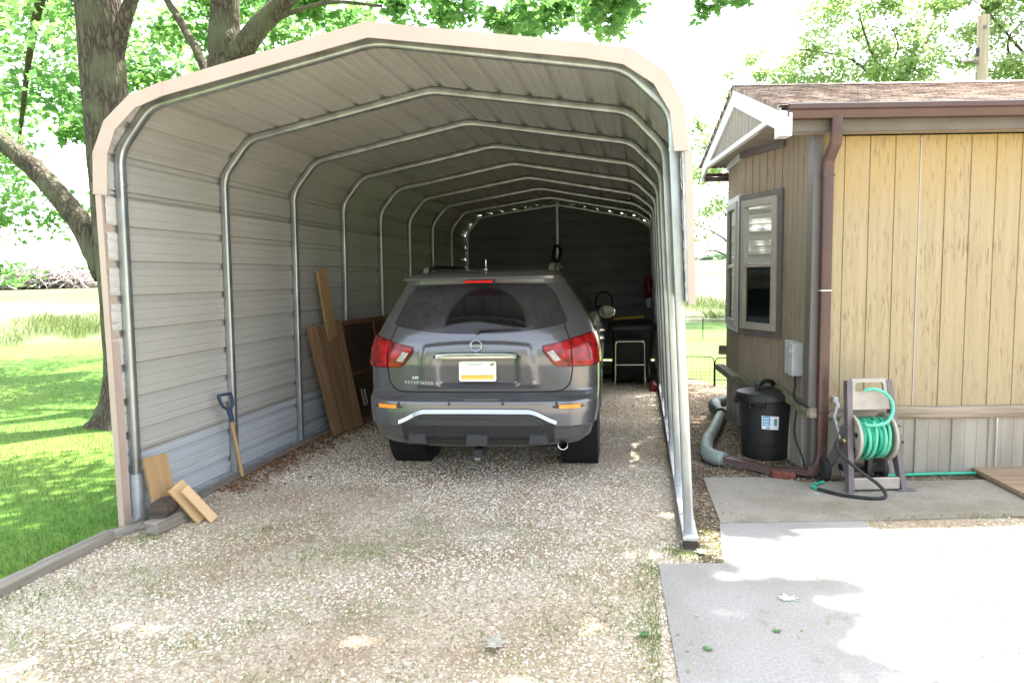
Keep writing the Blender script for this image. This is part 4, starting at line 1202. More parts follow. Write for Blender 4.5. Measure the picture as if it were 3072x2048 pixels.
# tail lamps
for sg in (1, -1):
    def inner(u, v):
        x = lerp(.525, .728, u)
        zt = lerp(1.083, 1.128, u); zb = interp([(.525, 1.062), (.60, .962), (.63, .944), (.728, .938)], x, 1)
        return (sg * x, lerp(zb, zt, v))
    def outer(u, v):
        q = lerp(.742 / .943, 1.30, u)
        zt = interp([(.78, 1.130), (.92, 1.158), (1.0, 1.178), (1.15, 1.188), (1.3, 1.190)], q, 1)
        zb = interp([(.78, .938), (.90, .936), (.985, .945), (1.04, .985), (1.15, 1.09), (1.3, 1.172)], q, 1)
        return (sg * q, lerp(zb, zt, v))
    lampP = patch("tail_lamp", outer, 30, 10, .018, M['lamp_red'], back=.03, mode='q')
    patch("lens", inner, 22, 8, .016, M['lamp_red'], lampP, back=.03)
    def wht(u, v):
        a = (lerp(.548, .596, v), lerp(1.045, 1.058, v)); c = (lerp(.606, .656, v), lerp(.976, .984, v))
        return (sg * lerp(a[0], c[0], u), lerp(a[1], c[1], u))
    patch("reverse_lens", wht, 8, 6, .0185, M['lamp_white'], lampP, back=.004)
    def edge_i(u, v):
        x, zz = inner(u, v); x = abs(x); return (sg * (lerp(.512, .733, u)), lerp(inner(u, 0)[1] - .010, inner(u, 1)[1] + .010, v))
    patch("lamp_rim", edge_i, 22, 4, .008, M['lamp_dark'], lampP, back=.012)
    def edge_o(u, v):
        return (sg * lerp(.737 / .943, 1.315, u), lerp(outer(u, 0)[1] - .009, outer(u, 1)[1] + .009, v))
    patch("lamp_rim", edge_o, 30, 4, .009, M['lamp_dark'], lampP, back=.014, mode='q')
    # reflector and its dark pocket
    patch("reflector_pocket", lambda u, v: (sg * lerp(.585, .835, u), lerp(.646 - .016 * math.sin(math.pi * u) ** .5, .646 + .022 * math.sin(math.pi * min(1, u * 1.02)) ** .5, v)), 24, 5, .003, M['dark_grey_plastic'], back=.01)
    patch("rear_reflector", lambda u, v: (sg * lerp(.640, .800, u), lerp(.634, .662, v)), 12, 4, .010, M['amber'], back=.012)
    # side glass, sill cladding, handles, wheels, mirror, rail
    patch("side_window", lambda u, v: (sg * (1 + lerp(lerp(.12, .30, v), lerp(2.5, 1.75, v), u)), lerp(1.21, 1.52, v)), 26, 10, .004, M['dark_glass'], back=.01, mode='q')
    patch("sill_cladding", lambda u, v: (sg * (1 + lerp(1.02, 2.85, u)), lerp(.345, .50, v)), 10, 5, .012, M['dark_grey_plastic'], back=.02, mode='q')
    for a in AX:
        b = MB(); b.tube([(sg * (bt(max(.31, .375 + .405 * math.sin(t)))[1] + .002), a + .405 * math.cos(t), .375 + .405 * math.sin(t)) for t in [R(-8 + 196 * i / 36) for i in range(37)]], .018, 8)
        b.build("wheel_arch", M['dark_grey_plastic'], car, True)
        wx = sg * .822
        b = MB(); hw = .112
        b.lathe([(.235, -hw * .9), (.30, -hw), (.345, -hw * .92), (WR - .006, -hw * .72), (WR, -hw * .5), (WR, -hw * .30), (WR - .012, -hw * .28), (WR - .012, -hw * .22), (WR, -hw * .2), (WR, hw * .2), (WR - .012, hw * .22), (WR - .012, hw * .28), (WR, hw * .30), (WR, hw * .5), (WR - .006, hw * .72), (.345, hw * .92), (.30, hw), (.235, hw * .9)], 44, (0, 0, 0), 'x', False)
        for k in range(44):
            an = 2 * math.pi * k / 44
            for px in (-.075, .0, .075):
                b.box((px, math.cos(an) * (WR + .001), math.sin(an) * (WR + .001)), (.045, .030, .008), Matrix.Rotation(an - math.pi / 2, 3, 'X'))
        wh = b.build("wheel", M['tyre'], car, 30, loc=(wx, a, WR + .004))
        b = MB(); b.lathe([(.24, sg * .085), (.20, sg * .09), (.19, sg * .05), (.05, sg * .07), (.0, sg * .075)], 30, (0, 0, 0), 'x', False)
        for k in range(5):
            an = 2 * math.pi * k / 5; b.bar((sg * .088, 0, 0), (sg * .088, math.cos(an) * .22, math.sin(an) * .22), .06, .02, (1, 0, 0), .004)
        b.build("rim", M['dull_chrome'], wh, 40)
    for yy in (1.98, 3.05):
        b = MB(); b.bar((sg * (bt(1.0)[1] + .028), yy - .10, 1.0), (sg * (bt(1.0)[1] + .028), yy + .10, 1.005), .022, .03, (0, 0, 1), .006); b.box((sg * (bt(1.0)[1] + .01), yy - .085, 1.0), (.03, .02, .02)); b.box((sg * (bt(1.0)[1] + .01), yy + .085, 1.0), (.03, .02, .02)); b.build("door_handle", M['chrome'], car)
    b = MB(); b.lathe([(.001, .07), (.06, .055), (.085, .02), (.09, -.03), (.082, -.045), (.001, -.045)], 20, (0, 0, 0), 'y')
    mr = b.build("side_mirror", M['paint'], car, True); mr.location = (sg * 1.01, 3.42, 1.185); mr.scale = (1.12, 1, .85)
    b = MB(); b.lathe([(.078, -.047), (.076, -.050), (.001, -.050)], 20, (0, 0, 0), 'y', False); b.build("mirror_glass", M['dark_glass'], mr, True)
    b = MB(); b.bar((sg * -.02, .01, -.05), (sg * -.14, .02, -.085), .05, .035, ch=.008); b.build("mirror_arm", M['black_plastic'], mr)
    b = MB(); pth = [(sg * .545, .74, 1.64), (sg * .545, .80, 1.675), (sg * .545, .92, 1.700), (sg * .54, 1.2, 1.712), (sg * .53, 2.1, 1.71), (sg * .525, 2.4, 1.69), (sg * .52, 2.5, 1.64)]
    b.sweep(bezier(pth, 8), rsec(.018, .009), up=None); rl_ = b.build("roof_rail", M['black_plastic'], car, 40)
    b = MB(); b.prism([(.68, 1.640), (.75, 1.700), (.90, 1.722), (.90, 1.705), (.81, 1.675), (.77, 1.640)], lambda y, z: (sg * .570, y, z), lambda y, z: (sg * .522, y, z)); b.build("rail_foot", M['dull_chrome'], rl_)
# bumper trim
def strip_z(x):
    a = abs(x); return .620 - .085 * smoothstep(.40, .66, a) - .004 * (a / .5) ** 2
b = MB(); vs = []
NX = 81
for i in range(NX):
    u = 2 * i / (NX - 1) - 1; x = u * .622; hz = .0155 - .002 * abs(u) ** 4; zc = strip_z(x)
    for (off, dz) in ((.010, hz + .004), (.022, hz), (.030, -hz), (.026, -hz - .005), (-.006, -hz - .005), (-.006, hz + .004)):
        z = zc + dz; vs.append(skin(x / bt(z)[1], z, off))
b.add(vs, [(i * 6 + k, i * 6 + (k + 1) % 6, (i + 1) * 6 + (k + 1) % 6, (i + 1) * 6 + k) for i in range(NX - 1) for k in range(6)] + [tuple(range(6)), tuple((NX - 1) * 6 + k for k in range(6))])
b.build("chrome_strip", M['chrome'], car, 35)
def vbot(x): return .372 + .05 * smoothstep(.50, .62, abs(x))
patch("lower_valance", lambda u, v: ((2 * u - 1) * .600, lerp(.366, strip_z((2 * u - 1) * .622) - .021, v)), 60, 8, .012, M['dark_grey_plastic'], back=.03)
patch("valance_ridge", lambda u, v: ((2 * u - 1) * lerp(.49, .455, v), lerp(.512, .560, v)), 40, 4, .021, M['dark_grey_plastic'], back=.012)
patch("valance_lip", lambda u, v: ((2 * u - 1) * .46, lerp(.352, .402, v)), 40, 4, .030, M['dark_grey_plastic'], back=.03)
for (xa, xb, za, zb) in ((-.56, -.395, .358, .458), (-.095, .095, .345, .458), (.395, .56, .358, .458)):
    cx = (xa + xb) / 2; yy = rear_y(cx, .42) - .034
    b = MB(); ins = .018
    b.add([(xa, yy + .03, za), (xb, yy + .03, za), (xb, yy + .03, zb), (xa, yy + .03, zb), (xa + ins * .5, yy, za + .01), (xb - ins * .5, yy, za + .01), (xb - ins, yy + .002, zb - .022), (xa + ins, yy + .002, zb - .022)],
          [(4, 5, 6, 7), (0, 1, 5, 4), (1, 2, 6, 5), (2, 3, 7, 6), (3, 0, 4, 7)])
    b.build("bumper_pad", M['dark_grey_plastic'], car)
b = MB(); b.box((0, .12, .285), (.075, .2, .075), ch=.008); hi = b.build("tow_hitch", M['black_matte'], car)
b = MB(); b.box((0, .018, .262), (.15, .008, .035), ch=.002); b.build("hitch_plate", M['black_matte'], hi)
b = MB(); b.box((0, .012, .256), (.05, .01, .018), ch=.002); b.build("hitch_pin", M['dull_chrome'], hi)
b = MB(); b.lathe([(.03, .2), (.036, .0), (.040, -.002), (.040, .2)], 18, (.66, .12, .345), 'y', False); b.build("exhaust_tip", M['dull_chrome'], car, True)
for x in (-.62, -.21, .21, .62):
    b = MB(); p = skin(x / .94, .688 if abs(x) < .5 else .70, 0); b.lathe([(.0, -.003), (.011, -.003), (.0125, 0.004)], 14, (x, rear_y(x, .675), .672), 'y', False); b.build("parking_sensor", M['dark_grey_plastic'], car, True)
# tailgate seams
b = MB()
seam = [skin(q, z, .000) for q, z in [(.775, 1.24), (.778, 1.16), (.781, 1.10), (.782, 1.0), (.783, .92), (.775, .86), (.765, .815), (.735, .775), (.69, .752), (.62, .744)]]
for sg in (1, -1): b.tube([Vector((sg * p.x, p.y, p.z)) for p in seam], .0055, 6)
b.tube([skin(q, .744, .0) for q in [-.62 + 1.24 * i / 40 for i in range(41)]], .0055, 6)
b.build("tailgate_seam", M['gap'], car, True)
# handle garnish, plate, emblem, badges
b = MB(); gy0 = rear_y(0, 1.06)
for sx in [0]:
    xs = [-.318 + .636 * i / 24 for i in range(25)]; vs = []
    for x in xs:
        bow = .05 * (x / .318) ** 2 * .25; e = 1 - .25 * abs(x / .318) ** 8
        cz = 1.022 + .004 * (1 - (x / .318) ** 2)
        for (dy, dz) in ((.03, .026), (-.028, .024), (-.038, .018), (-.044, -.016), (-.042, -.022), (.03, -.024)): vs.append((x, gy0 + bow + dy, cz + dz * e * 1.15))
    b.add(vs, [(i * 6 + k, i * 6 + (k + 1) % 6, (i + 1) * 6 + (k + 1) % 6, (i + 1) * 6 + k) for i in range(24) for k in range(6)] + [tuple(range(6)), tuple(24 * 6 + k for k in range(6))])
b.build("handle_garnish", M['chrome'], car, 30)
pl = MB(); hw, hh, rr_ = .1475, .0755, .014
poly = []
for (sx, sz, a0) in ((1, 1, 0), (-1, 1, 90), (-1, -1, 180), (1, -1, 270)):
    for k in range(5):
        a = R(a0 + 22.5 * k); poly.append((sx * (hw - rr_) + rr_ * math.cos(a), sz * (hh - rr_) + rr_ * math.sin(a)))
py = rear_y(0, .90) - .016
pl.prism(poly, lambda x, z: (x, 0, z), lambda x, z: (x, .004, z))
plate = pl.build("license_plate", M['plate_white'], car, loc=(0, py, .904)); plate.rotation_euler = (R(-4), 0, 0)
b = MB(); b.box((0, -.0012, -.044), (.262, .002, .034)); b.build("plate_band", M['plate_yellow'], plate)
RX = Matrix.Rotation(R(90), 4, 'X')
text_mesh("plate_state", "KANSAS", .026, M['plate_cyan'], plate, Matrix.Translation((-.02, -.0015, .050)) @ RX, .0005, 1.25)
b = MB(); b.prism([(.088, .058), (.100, .052), (.104, .040), (.122, .038), (.128, .050), (.134, .062), (.120, .060), (.112, .052), (.098, .056)], lambda x, z: (x, -.0016, z), lambda x, z: (x, -.0004, z)); b.build("plate_bird", M['bird_brown'], plate)
b = MB()
for k, (x, w) in enumerate([(-.107, .03), (-.068, .022), (-.034, .024), (0, .022), (.034, .006), (.066, .024), (.100, .02)]):
    b.tube([(x + w * .5 * math.cos(R(a)), -.0026, -.026 + .011 * math.sin(R(a))) for a in range(180, 361, 30)], .0016, 5)
b.build("plate_digits", M['plate_tan'], plate)
ez = 1.098; ey = rear_y(0, ez) - .008
b = MB(); b.tube([(.044 * math.cos(2 * math.pi * k / 32), 0, .041 * math.sin(2 * math.pi * k / 32)) for k in range(32)], .0062, 8, True)
b.box((0, -.004, 0), (.104, .008, .020), ch=.002)
em = b.build("emblem", M['chrome'], car, 40, loc=(0, ey, ez)); em.rotation_euler = (R(-6), 0, 0)
text_mesh("emblem_lettering", "NISSAN", .016, M['gap'], em, Matrix.Translation((0, -.0085, 0)) @ RX, .0004, 1.15)
def badge(name, txt, x, z, size, sp):
    y0 = rear_y(x, z) - .017; y1 = rear_y(x + .05, z) - .004; y2 = rear_y(x - .05, z) - .004
    a = math.atan2(y1 - y2, .1)
    text_mesh(name, txt, size, M['badge'], car, Matrix.Translation((x, y0, z)) @ Matrix.Rotation(a, 4, 'Z') @ Matrix.Rotation(R(87), 4, 'X'), .0015, sp)
badge("nameplate", "PATHFINDER", -.470, .818, .038, 1.22)
badge("trim_badge", "SL", .452, .820, .036, 1.1)
b = MB(); p = skin(-.487 / .946, .856, .002); b.box(p, (.085, .003, .022), ch=.001); o = b.build("dealer_sticker", mat("pale_green_sticker", (.42, .50, .42), .5, 0, .25, 60), car); o.rotation_euler = (0, 0, 0)
# roof antenna
b = MB(); b.lathe([(.032, .0), (.030, .008), (.014, .014), (.009, .02), (.0065, .085), (.001, .09)], 14); o = b.build("roof_antenna", M['dull_chrome'], car, True); o.location = (-.03, .80, 1.672)
# ------------------------------------------------------------------ house
HO = Vector((4.721, 1.614, 0)); HA = R(9.8)
house = thing("mobile_home", "tan grooved-siding mobile home with brown gutter, shingle roof and angled bay window", "house", HO, HA)
house.rotation_euler = (0, R(.45), HA)
def grooved(name, length, z0, z1, m, loc, rz, pitch=.191, first=.177, zslope=0.0):
    """grooved plywood wall; local x along the wall, outside towards -y"""
    b = MB(); pts = [(0, 0)]; g = first
    while g < length - .02:
        pts += [(g - .006, 0), (g - .004, .008), (g + .004, .008), (g + .006, 0)]; g += pitch
    pts += [(length, 0), (length, .07), (0, .07)]
    b.prism(pts, lambda x, y: (x, y, z0 + zslope * (1 - x / length)), lambda x, y: (x, y, z1))
    return b.build(name, m, house, False, loc=loc, rotz=rz)
grooved("front_wall", 6.6, .545, 2.625, M['siding'], (0, 0, 0), 0)
Ap = Vector((.0, .743)); Bp = Vector((-.178, 1.357)); d2 = Vector((math.sin(R(7.1)), math.cos(R(7.1)))); Cp = Bp + d2 * .76; Dp = Vector((.0, 2.38))
v = Bp - Ap; r1 = math.atan2(-v.y, -v.x); r2 = math.atan2(-d2.y, -d2.x)
grooved("end_wall", .743, .50, 2.75, M['siding_dim'], (Ap.x, Ap.y, 0), R(-90), .11, .08)
bayw = grooved("bay_wall", .639, .62, 2.75, M['siding_dim'], (Bp.x, Bp.y, 0), r1, .11, .06)
bayw2 = grooved("bay_wall", .76, .62, 2.75, M['siding_dim'], (Cp.x, Cp.y, 0), r2, .11, .05)
v = Dp - Cp; l3 = v.length
grooved("bay_wall", l3, .62, 2.75, M['siding'], (Dp.x, Dp.y, 0), math.atan2(-v.y, -v.x), .11, .05)
b = MB(); b.add([(.05, Ap.y, .625), (Bp.x, Bp.y, .625), (Cp.x, Cp.y, .625), (.05, Dp.y, .625)], [(0, 1, 2, 3)]); b.build("bay_floor", M['soffit'], house)
b = MB(); b.box((3.3, 2.38, 1.6), (6.6, .06, 2.1)); b.build("back_wall", M['siding_dim'], house)
b = MB(); b.box((6.57, 1.20, 1.6), (.06, 2.28, 2.1)); b.build("far_end_wall", M['siding_dim'], house)
# corner trim, ledge boards, skirting
b = MB(); b.box((-.028, -.006, 1.572), (.070, .018, 2.125), ch=.003); b.box((-.058, .045, 1.60), (.012, .095, 2.18), ch=.002); b.build("corner_trim", M['corner_metal'], house)
b = MB()
rnd = random.Random(5); n = 44; vs = []
for i in range(n):
    u = -.06 + 6.6 * i / (n - 1); w = .006 * math.sin(u * 4.1) + rnd.uniform(-.003, .003)
    for (vv, zz) in ((-.006, .478), (-.042, .480 + w), (-.045, .548 + w), (-.036, .556 + w), (-.006, .556)): vs.append((u, vv, zz))
b.add(vs, [(i * 5 + j, i * 5 + (j + 1) % 5, (i + 1) * 5 + (j + 1) % 5, (i + 1) * 5 + j) for i in range(n - 1) for j in range(5)] + [tuple(range(5)), tuple((n - 1) * 5 + j for j in range(5))])
b.build("ledge_board", M['belly_wood'], house)
b = MB(); b.box((3.28, -.009, .468), (6.5, .018, .020)); b.build("ledge_under_strip", M['belly_wood'], house)  # thin strip below the ledge, in the same weathered wood
# mossy ledge round the bay
M['mossy'] = wood_mat("mossy_ledge", (.21, .20, .13), (.09, .085, .055), 'x')
def ledge(p, q, z0, z1, w=.085, h=.07):
    p, q = Vector(p), Vector(q); b = MB(); b.bar((p.x, p.y, z0), (q.x, q.y, z1), w, h, ch=.008); b.build("bay_ledge", M['mossy'], house)
ledge((-.035, -.03), (-.035, .76), .515, .590)
ledge((-.035, .74), (Bp.x - .035, Bp.y + .02), .590, .598, .085, .065)
ledge((Bp.x - .035, Bp.y), (Cp.x - .04, Cp.y + .10), .598, .605, .09, .07)
b = MB(); b.bar((Cp.x - .075, Cp.y + .02, .80), (Cp.x + .06, Cp.y + .03, .79), .04, .10, ch=.006); b.build("ledge_bracket", M['belly_wood'], house)
def skirt(p, q, z1, pitch=.285, first=.22, m=None):
    p, q = Vector(p), Vector(q); L_ = (q - p).length; pts = [(0, 0)]; g = first
    while g < L_ - .03:
        pts += [(g - .020, 0), (g - .013, -.012), (g + .013, -.012), (g + .020, 0), (g + .09, 0), (g + .094, -.003), (g + .102, -.003), (g + .106, 0), (g + .18, 0), (g + .184, -.003), (g + .192, -.003), (g + .196, 0)]
        g += pitch
    pts = [pt for pt in pts if pt[0] <= L_] + [(L_, 0), (L_, .02), (0, .02)]
    b = MB(); b.prism(pts, lambda x, y: (x, y, -.03), lambda x, y: (x, y, z1))
    b.build("skirting", M['skirting'], house, False, loc=(p.x, p.y, 0), rotz=math.atan2(q.y - p.y, q.x - p.x))
skirt((.0, -.002), (6.6, -.002), .482)
skirt((.0, Dp.y), (.0, .0), .56, .285, .14)
b = MB(); b.box((-.012, -.012, .22), (.05, .012, .5)); b.box((-.030, .03, .22), (.012, .09, .5)); b.build("skirting_corner", M['corner_metal'], house)
b = MB(); b.box((1.405, -.018, .23), (.012, .006, .46), ch=.001); b.build("skirting_seam", M['galv'], house)
b = MB(); b.box((.752, -.0005, 1.585), (.010, .003, 2.06)); b.build("wall_seam", M['frame_cream'], house)

# windows of the bay: a cream frame in dark trim, blinds behind the upper pane, a screen before the lower one
def bay_window(wall, x0, x1, z0, z1, fr, zm, trim, frame):
    W = MB(); t = .055
    for (c, s) in ((((x0 + x1) / 2, -.012, z1 + t / 2), (x1 - x0 + 2 * t, .024, t)), (((x0 + x1) / 2, -.012, z0 - t / 2), (x1 - x0 + 2 * t, .024, t)),
                   ((x0 - t / 2, -.012, (z0 + z1) / 2), (t, .024, z1 - z0)), ((x1 + t / 2, -.012, (z0 + z1) / 2), (t, .024, z1 - z0))): W.box(c, s)
    w = W.build("window", M[trim], wall)
    F = MB(); f = fr
    for (c, s) in ((((x0 + x1) / 2, -.022, z1 - f / 2), (x1 - x0, .042, f)), (((x0 + x1) / 2, -.022, z0 + f / 2), (x1 - x0, .042, f)),
                   ((x0 + f / 2, -.022, (z0 + z1) / 2), (f, .042, z1 - z0 - 2 * f)), ((x1 - f / 2, -.022, (z0 + z1) / 2), (f, .042, z1 - z0 - 2 * f)),
                   (((x0 + x1) / 2, -.020, zm), (x1 - x0 - 2 * f, .034, .034))): F.box(c, s, ch=.004)
    F.build("window_frame", M[frame], w)
    B = MB(); B.box(((x0 + x1) / 2, -.0025, (z0 + z1) / 2), (x1 - x0 - 2 * f, .004, z1 - z0 - 2 * f)); B.build("dark_interior", M['dark_room'], w)
    P = MB(); P.add([(x0 + f, -.020, zm + .017), (x1 - f, -.020, zm + .017), (x1 - f, -.020, z1 - f), (x0 + f, -.020, z1 - f)], [(0, 1, 2, 3)]); P.build("upper_pane", M['glass'], w)
    P = MB(); P.add([(x0 + f, -.016, z0 + f), (x1 - f, -.016, z0 + f), (x1 - f, -.016, zm - .017), (x0 + f, -.016, zm - .017)], [(0, 1, 2, 3)]); P.build("lower_pane", M['glass'], w)
    xb0, xb1 = x0 + f + .01, x0 + f + (x1 - x0 - 2 * f) * .66
    Bl = MB(); z = zm + .03
    while z < z1 - f - .01: Bl.box(((xb0 + xb1) / 2, -.010, z), (xb1 - xb0, .003, .024), Matrix.Rotation(R(28), 3, 'X')); z += .030
    Bl.build("blind", M['blind'], w)
    return w
bay_window(bayw, .056, .586, 1.089, 2.283, .066, 1.68, 'grey_trim', 'frame_cream')
bay_window(bayw2, .165, .700, 1.10, 2.30, .065, 1.68, 'white_trim', 'frame_cream')
# trim under the soffit, meter box, cable, tap
b = MB(); b.bar((Ap.x - .012, Ap.y - .02, 2.715), (Bp.x - .012, Bp.y, 2.715), .03, .06); b.build("soffit_trim", M['grey_trim'], house)
b = MB(); b.bar((Bp.x - .012, Bp.y, 2.715), (Cp.x - .012, Cp.y, 2.715), .03, .06); b.build("soffit_trim", M['white_trim'], house)
def on_bay(s, off, z): # point on the end wall, s metres behind the front corner
    return Vector((-off, s, z))
b = MB(); rm = Matrix.Rotation(R(-90), 3, 'Z')
b.box(on_bay(.425, .030, .905), (.165, .06, .28), rm, .006); b.box(on_bay(.300, .045, .90), (.085, .09, .27), rm, .006); b.box(on_bay(.30, .094, .97), (.02, .012, .04), rm, .003)
mb_ = b.build("meter_box", M['meter'], house)
b = MB(); b.tube(bezier([on_bay(.30, .05, .77), on_bay(.29, .05, .68), on_bay(.26, .07, .60), on_bay(.12, .085, .575), on_bay(-.02, .06, .56)], 8), .009, 6); cb_ = b.build("meter_cable", M['black_matte'], house, True)
b = MB(); b.tube(bezier([on_bay(.16, .09, .50), on_bay(.18, .09, .3), on_bay(.10, .05, .12), on_bay(.08, .04, .0)], 8), .008, 6); b.build("ground_wire", M['black_matte'], house, True)
b = MB(); b.box((.135, -.03, .62), (.04, .05, .045), ch=.006); b.tube([(.135, -.05, .605), (.135, -.085, .595), (.133, -.09, .57)], .014, 8); b.build("tap", M['meter'], house)

# roof
RV, RZ, FV, FZ, KV = 1.0, 3.262, -.17, 2.815, 2.13
sl = math.atan2(RZ - FZ, RV - FV); SL_ = math.hypot(RZ - FZ, RV - FV)
def slope(name, loc, rot, length):
    b = MB(); nrow = int(length / .062); x0, x1 = -.385, 6.8
    pts = []
    for k in range(nrow):
        y0 = k * length / nrow; y1 = (k + 1) * length / nrow
        pts += [(y0, .010), (y1, .003)]
    pts += [(length, -.03), (0, -.03)]
    b.prism(pts, lambda y, z: (x0, y, z), lambda y, z: (x1, y, z))
    o = b.build(name, M['shingle'], house); o.location = loc; o.rotation_euler = rot; return o
slope("roof_slope", (0, FV, FZ), (sl, 0, 0), SL_)
s2 = math.atan2(RZ - 2.74, KV - RV); L2 = math.hypot(RZ - 2.74, KV - RV)
o = slope("roof_slope", (6.415, KV, 2.74), (s2, 0, math.pi), L2)
b = MB(); b.prism([(RV - .12, RZ - .028), (RV, RZ + .016), (RV + .12, RZ - .028), (RV, RZ + .004)], lambda y, z: (-.385, y, z), lambda y, z: (6.8, y, z)); b.build("ridge_cap", M['shingle'], house)
# rake boards on the gable end
gx = -.36
def rake(name, yz, x0, x1, m): b = MB(); b.prism(yz, lambda y, z: (x0, y, z), lambda y, z: (x1, y, z)); return b.build(name, m, house)
rake("rake_board", [(FV + .03, FZ - .035), (RV, RZ - .03), (RV, RZ - .175), (FV + .05, FZ - .165)], gx - .012, gx + .012, M['white_trim'])
rake("rake_edge", [(FV + .0, FZ - .012), (RV, RZ - .010), (RV, RZ - .070), (FV + .0, FZ - .070)], gx - .022, gx - .0125, M['white_trim'])
rake("rake_board", [(RV, RZ - .03), (KV - .03, 2.715), (KV - .03, 2.595), (RV, RZ - .175)], gx - .010, gx + .012, M['white_trim'])
rake("rake_return", [(FV - .045, FZ - .045), (FV + .08, FZ - .005), (FV + .08, FZ - .22), (FV - .045, FZ - .22)], gx - .030, gx + .055, M['white_trim'])
rake("gable_panel", [(FV + .25, 2.745), (RV, RZ - .14), (KV - .15, 2.72)], gx + .014, gx + .03, M['soffit'])
b = MB(); k = 0; y = FV + .28
while y < KV - .2:
    zt = RZ - .16 - (RV - y) * .375 if y < RV else RZ - .16 - (y - RV) * .46
    if zt > 2.77: b.box((gx + .011, y, (2.74 + zt) / 2), (.006, .088, zt - 2.74))
    y += .095
b.build("gable_planks", M['gable_wood'], house)
rake("gable_beam", [(FV + .24, 2.792), (KV - .06, 2.722), (KV - .06, 2.682), (FV + .18, 2.755)], gx - .009, gx + .03, M['white_trim'])
b = MB(); b.add([(gx, FV + .06, 2.752), (.06, FV + .06, 2.752), (.06, KV - .05, 2.735), (gx, KV - .05, 2.735)], [(0, 1, 2, 3)]); b.build("soffit", M['soffit'], house)
b = MB(); b.box((3.22, -.050, 2.642), (7.0, .10, .010)); b.build("soffit", M['soffit'], house)
b = MB(); b.box((3.23, -.112, 2.690), (7.07, .024, .104)); b.build("fascia", M['fascia'], house)
def gutter(name, y, z, sg):
    b = MB(); pr = [(0, 0), (sg * .072, .0), (sg * .086, .025), (sg * .094, .05), (sg * .110, .062), (sg * .110, .095), (sg * .104, .095), (sg * .104, .066), (sg * .088, .054), (sg * .068, .008), (0, .008)]
    b.prism(pr, lambda yy, zz: (-.335, y + yy, z + zz), lambda yy, zz: (6.8, y + yy, z + zz))
    b.box((-.336, y + sg * .054, z + .05), (.003, .105, .088))
    return b.build(name, M['brown_gutter'], house)
g1 = gutter("gutter", -.125, 2.722, -1); gutter("gutter", KV - .02, 2.58, 1)
b = MB(); b.box((3.23, -.205, 2.820), (7.12, .05, .004)); b.build("gutter_lip", M['white_trim'], g1)
# downspout, its kinked extension and the drain pipe
sec = []
for (sx, sy) in ((1, 1), (-1, 1), (-1, -1), (1, -1)):
    for k in range(4):
        sec.append((sx * .038 * (1 if k in (0, 3) else .96) if k < 2 or True else 0, sy * .028))
sec = [(.026, .030), (.022, .038), (.014, .035), (.007, .038), (0, .035), (-.007, .038), (-.014, .035), (-.022, .038), (-.026, .030), (-.026, -.030), (-.022, -.038), (-.014, -.035), (-.007, -.038), (0, -.035), (.007, -.038), (.014, -.035), (.022, -.038), (.026, -.030)]
b = MB()
b.sweep([(.030, -.178, 2.735), (.030, -.178, 2.57), (.030, -.168, 2.545), (.030, -.075, 2.46), (.030, -.054, 2.42), (.030, -.052, 2.36)], sec, up=None)
b.sweep([(.030, -.052, 2.42), (.030, -.052, 1.47), (.030, -.052, .22)], sec, up=(0, -1, 0))
b.sweep(bezier([(.030, -.052, .235), (.022, -.056, .15), (-.02, -.075, .085), (-.09, -.09, .065)], 6), sec, up=None)
ds = b.build("downspout", M['brown_gutter'], house, 30)
b = MB(); b.box((.030, -.052, 1.466), (.080, .058, .010)); b.build("joint_ring", M['white_trim'], ds)
for zz in (.53, 2.33):
    b = MB(); b.box((.030, -.050, zz), (.088, .062, .018)); b.build("strap", M['brown_gutter'], ds)
Hm = Matrix.Translation(HO) @ Matrix.Rotation(HA, 4, 'Z')
e0 = Hm @ Vector((-.06, -.085, .068))
b = MB()
pts = [e0, Vector((4.56, 1.60, .055)), Vector((4.40, 1.62, .045)), Vector((4.22, 1.73, .066)), Vector((4.04, 1.83, .078))]
b.sweep(bezier(pts, 8), sec, up=(0, 0, 1), radii=None)
ext = b.build("downspout_extension", M['brown_gutter'], None, 30)
tag(ext, "kinked brown downspout extension lying on the soil before the black trash can", "drain pipe")
b = MB(); pts = bezier([(4.07, 1.815, .075), (3.99, 1.88, .075), (3.945, 2.05, .075), (3.985, 2.5, .075), (4.11, 3.1, .07), (4.25, 3.85, .07)], 14)
b.tube(pts, .056, 16, radii=[1.0 - .05 * math.exp(-((i - 2) / 2) ** 2) + .02 * math.sin(i * 2.1) + (.12 if 4 < i < 30 else 0) for i in range(len(pts))])
tag(b.build("flexible_drain_pipe", M['drain'], None, True), "grey-green flexible drain pipe curving along the soil beside the house", "drain pipe")
b = MB(); pts = bezier([(4.24, 3.80, .085), (4.20, 4.02, .11), (4.24, 4.26, .13), (4.42, 4.38, .14)], 14)
b.tube(pts, .066, 16, radii=[1 + .05 * math.sin(i * 2.2) for i in range(len(pts))])
tag(b.build("corrugated_elbow", M['drain_dark'], None, True), "dark green corrugated elbow at the far end of the drain pipe", "drain pipe")
b = MB(); b.box((0, 0, 0), (.175, .09, .058), Matrix.Rotation(R(4), 3, 'Z') @ Matrix.Rotation(R(6), 3, 'Y'), .005)
tag(b.build("brick", M['brick'], None, loc=(4.475, 1.548, .030)), "red brick on the soil under the downspout extension", "brick")

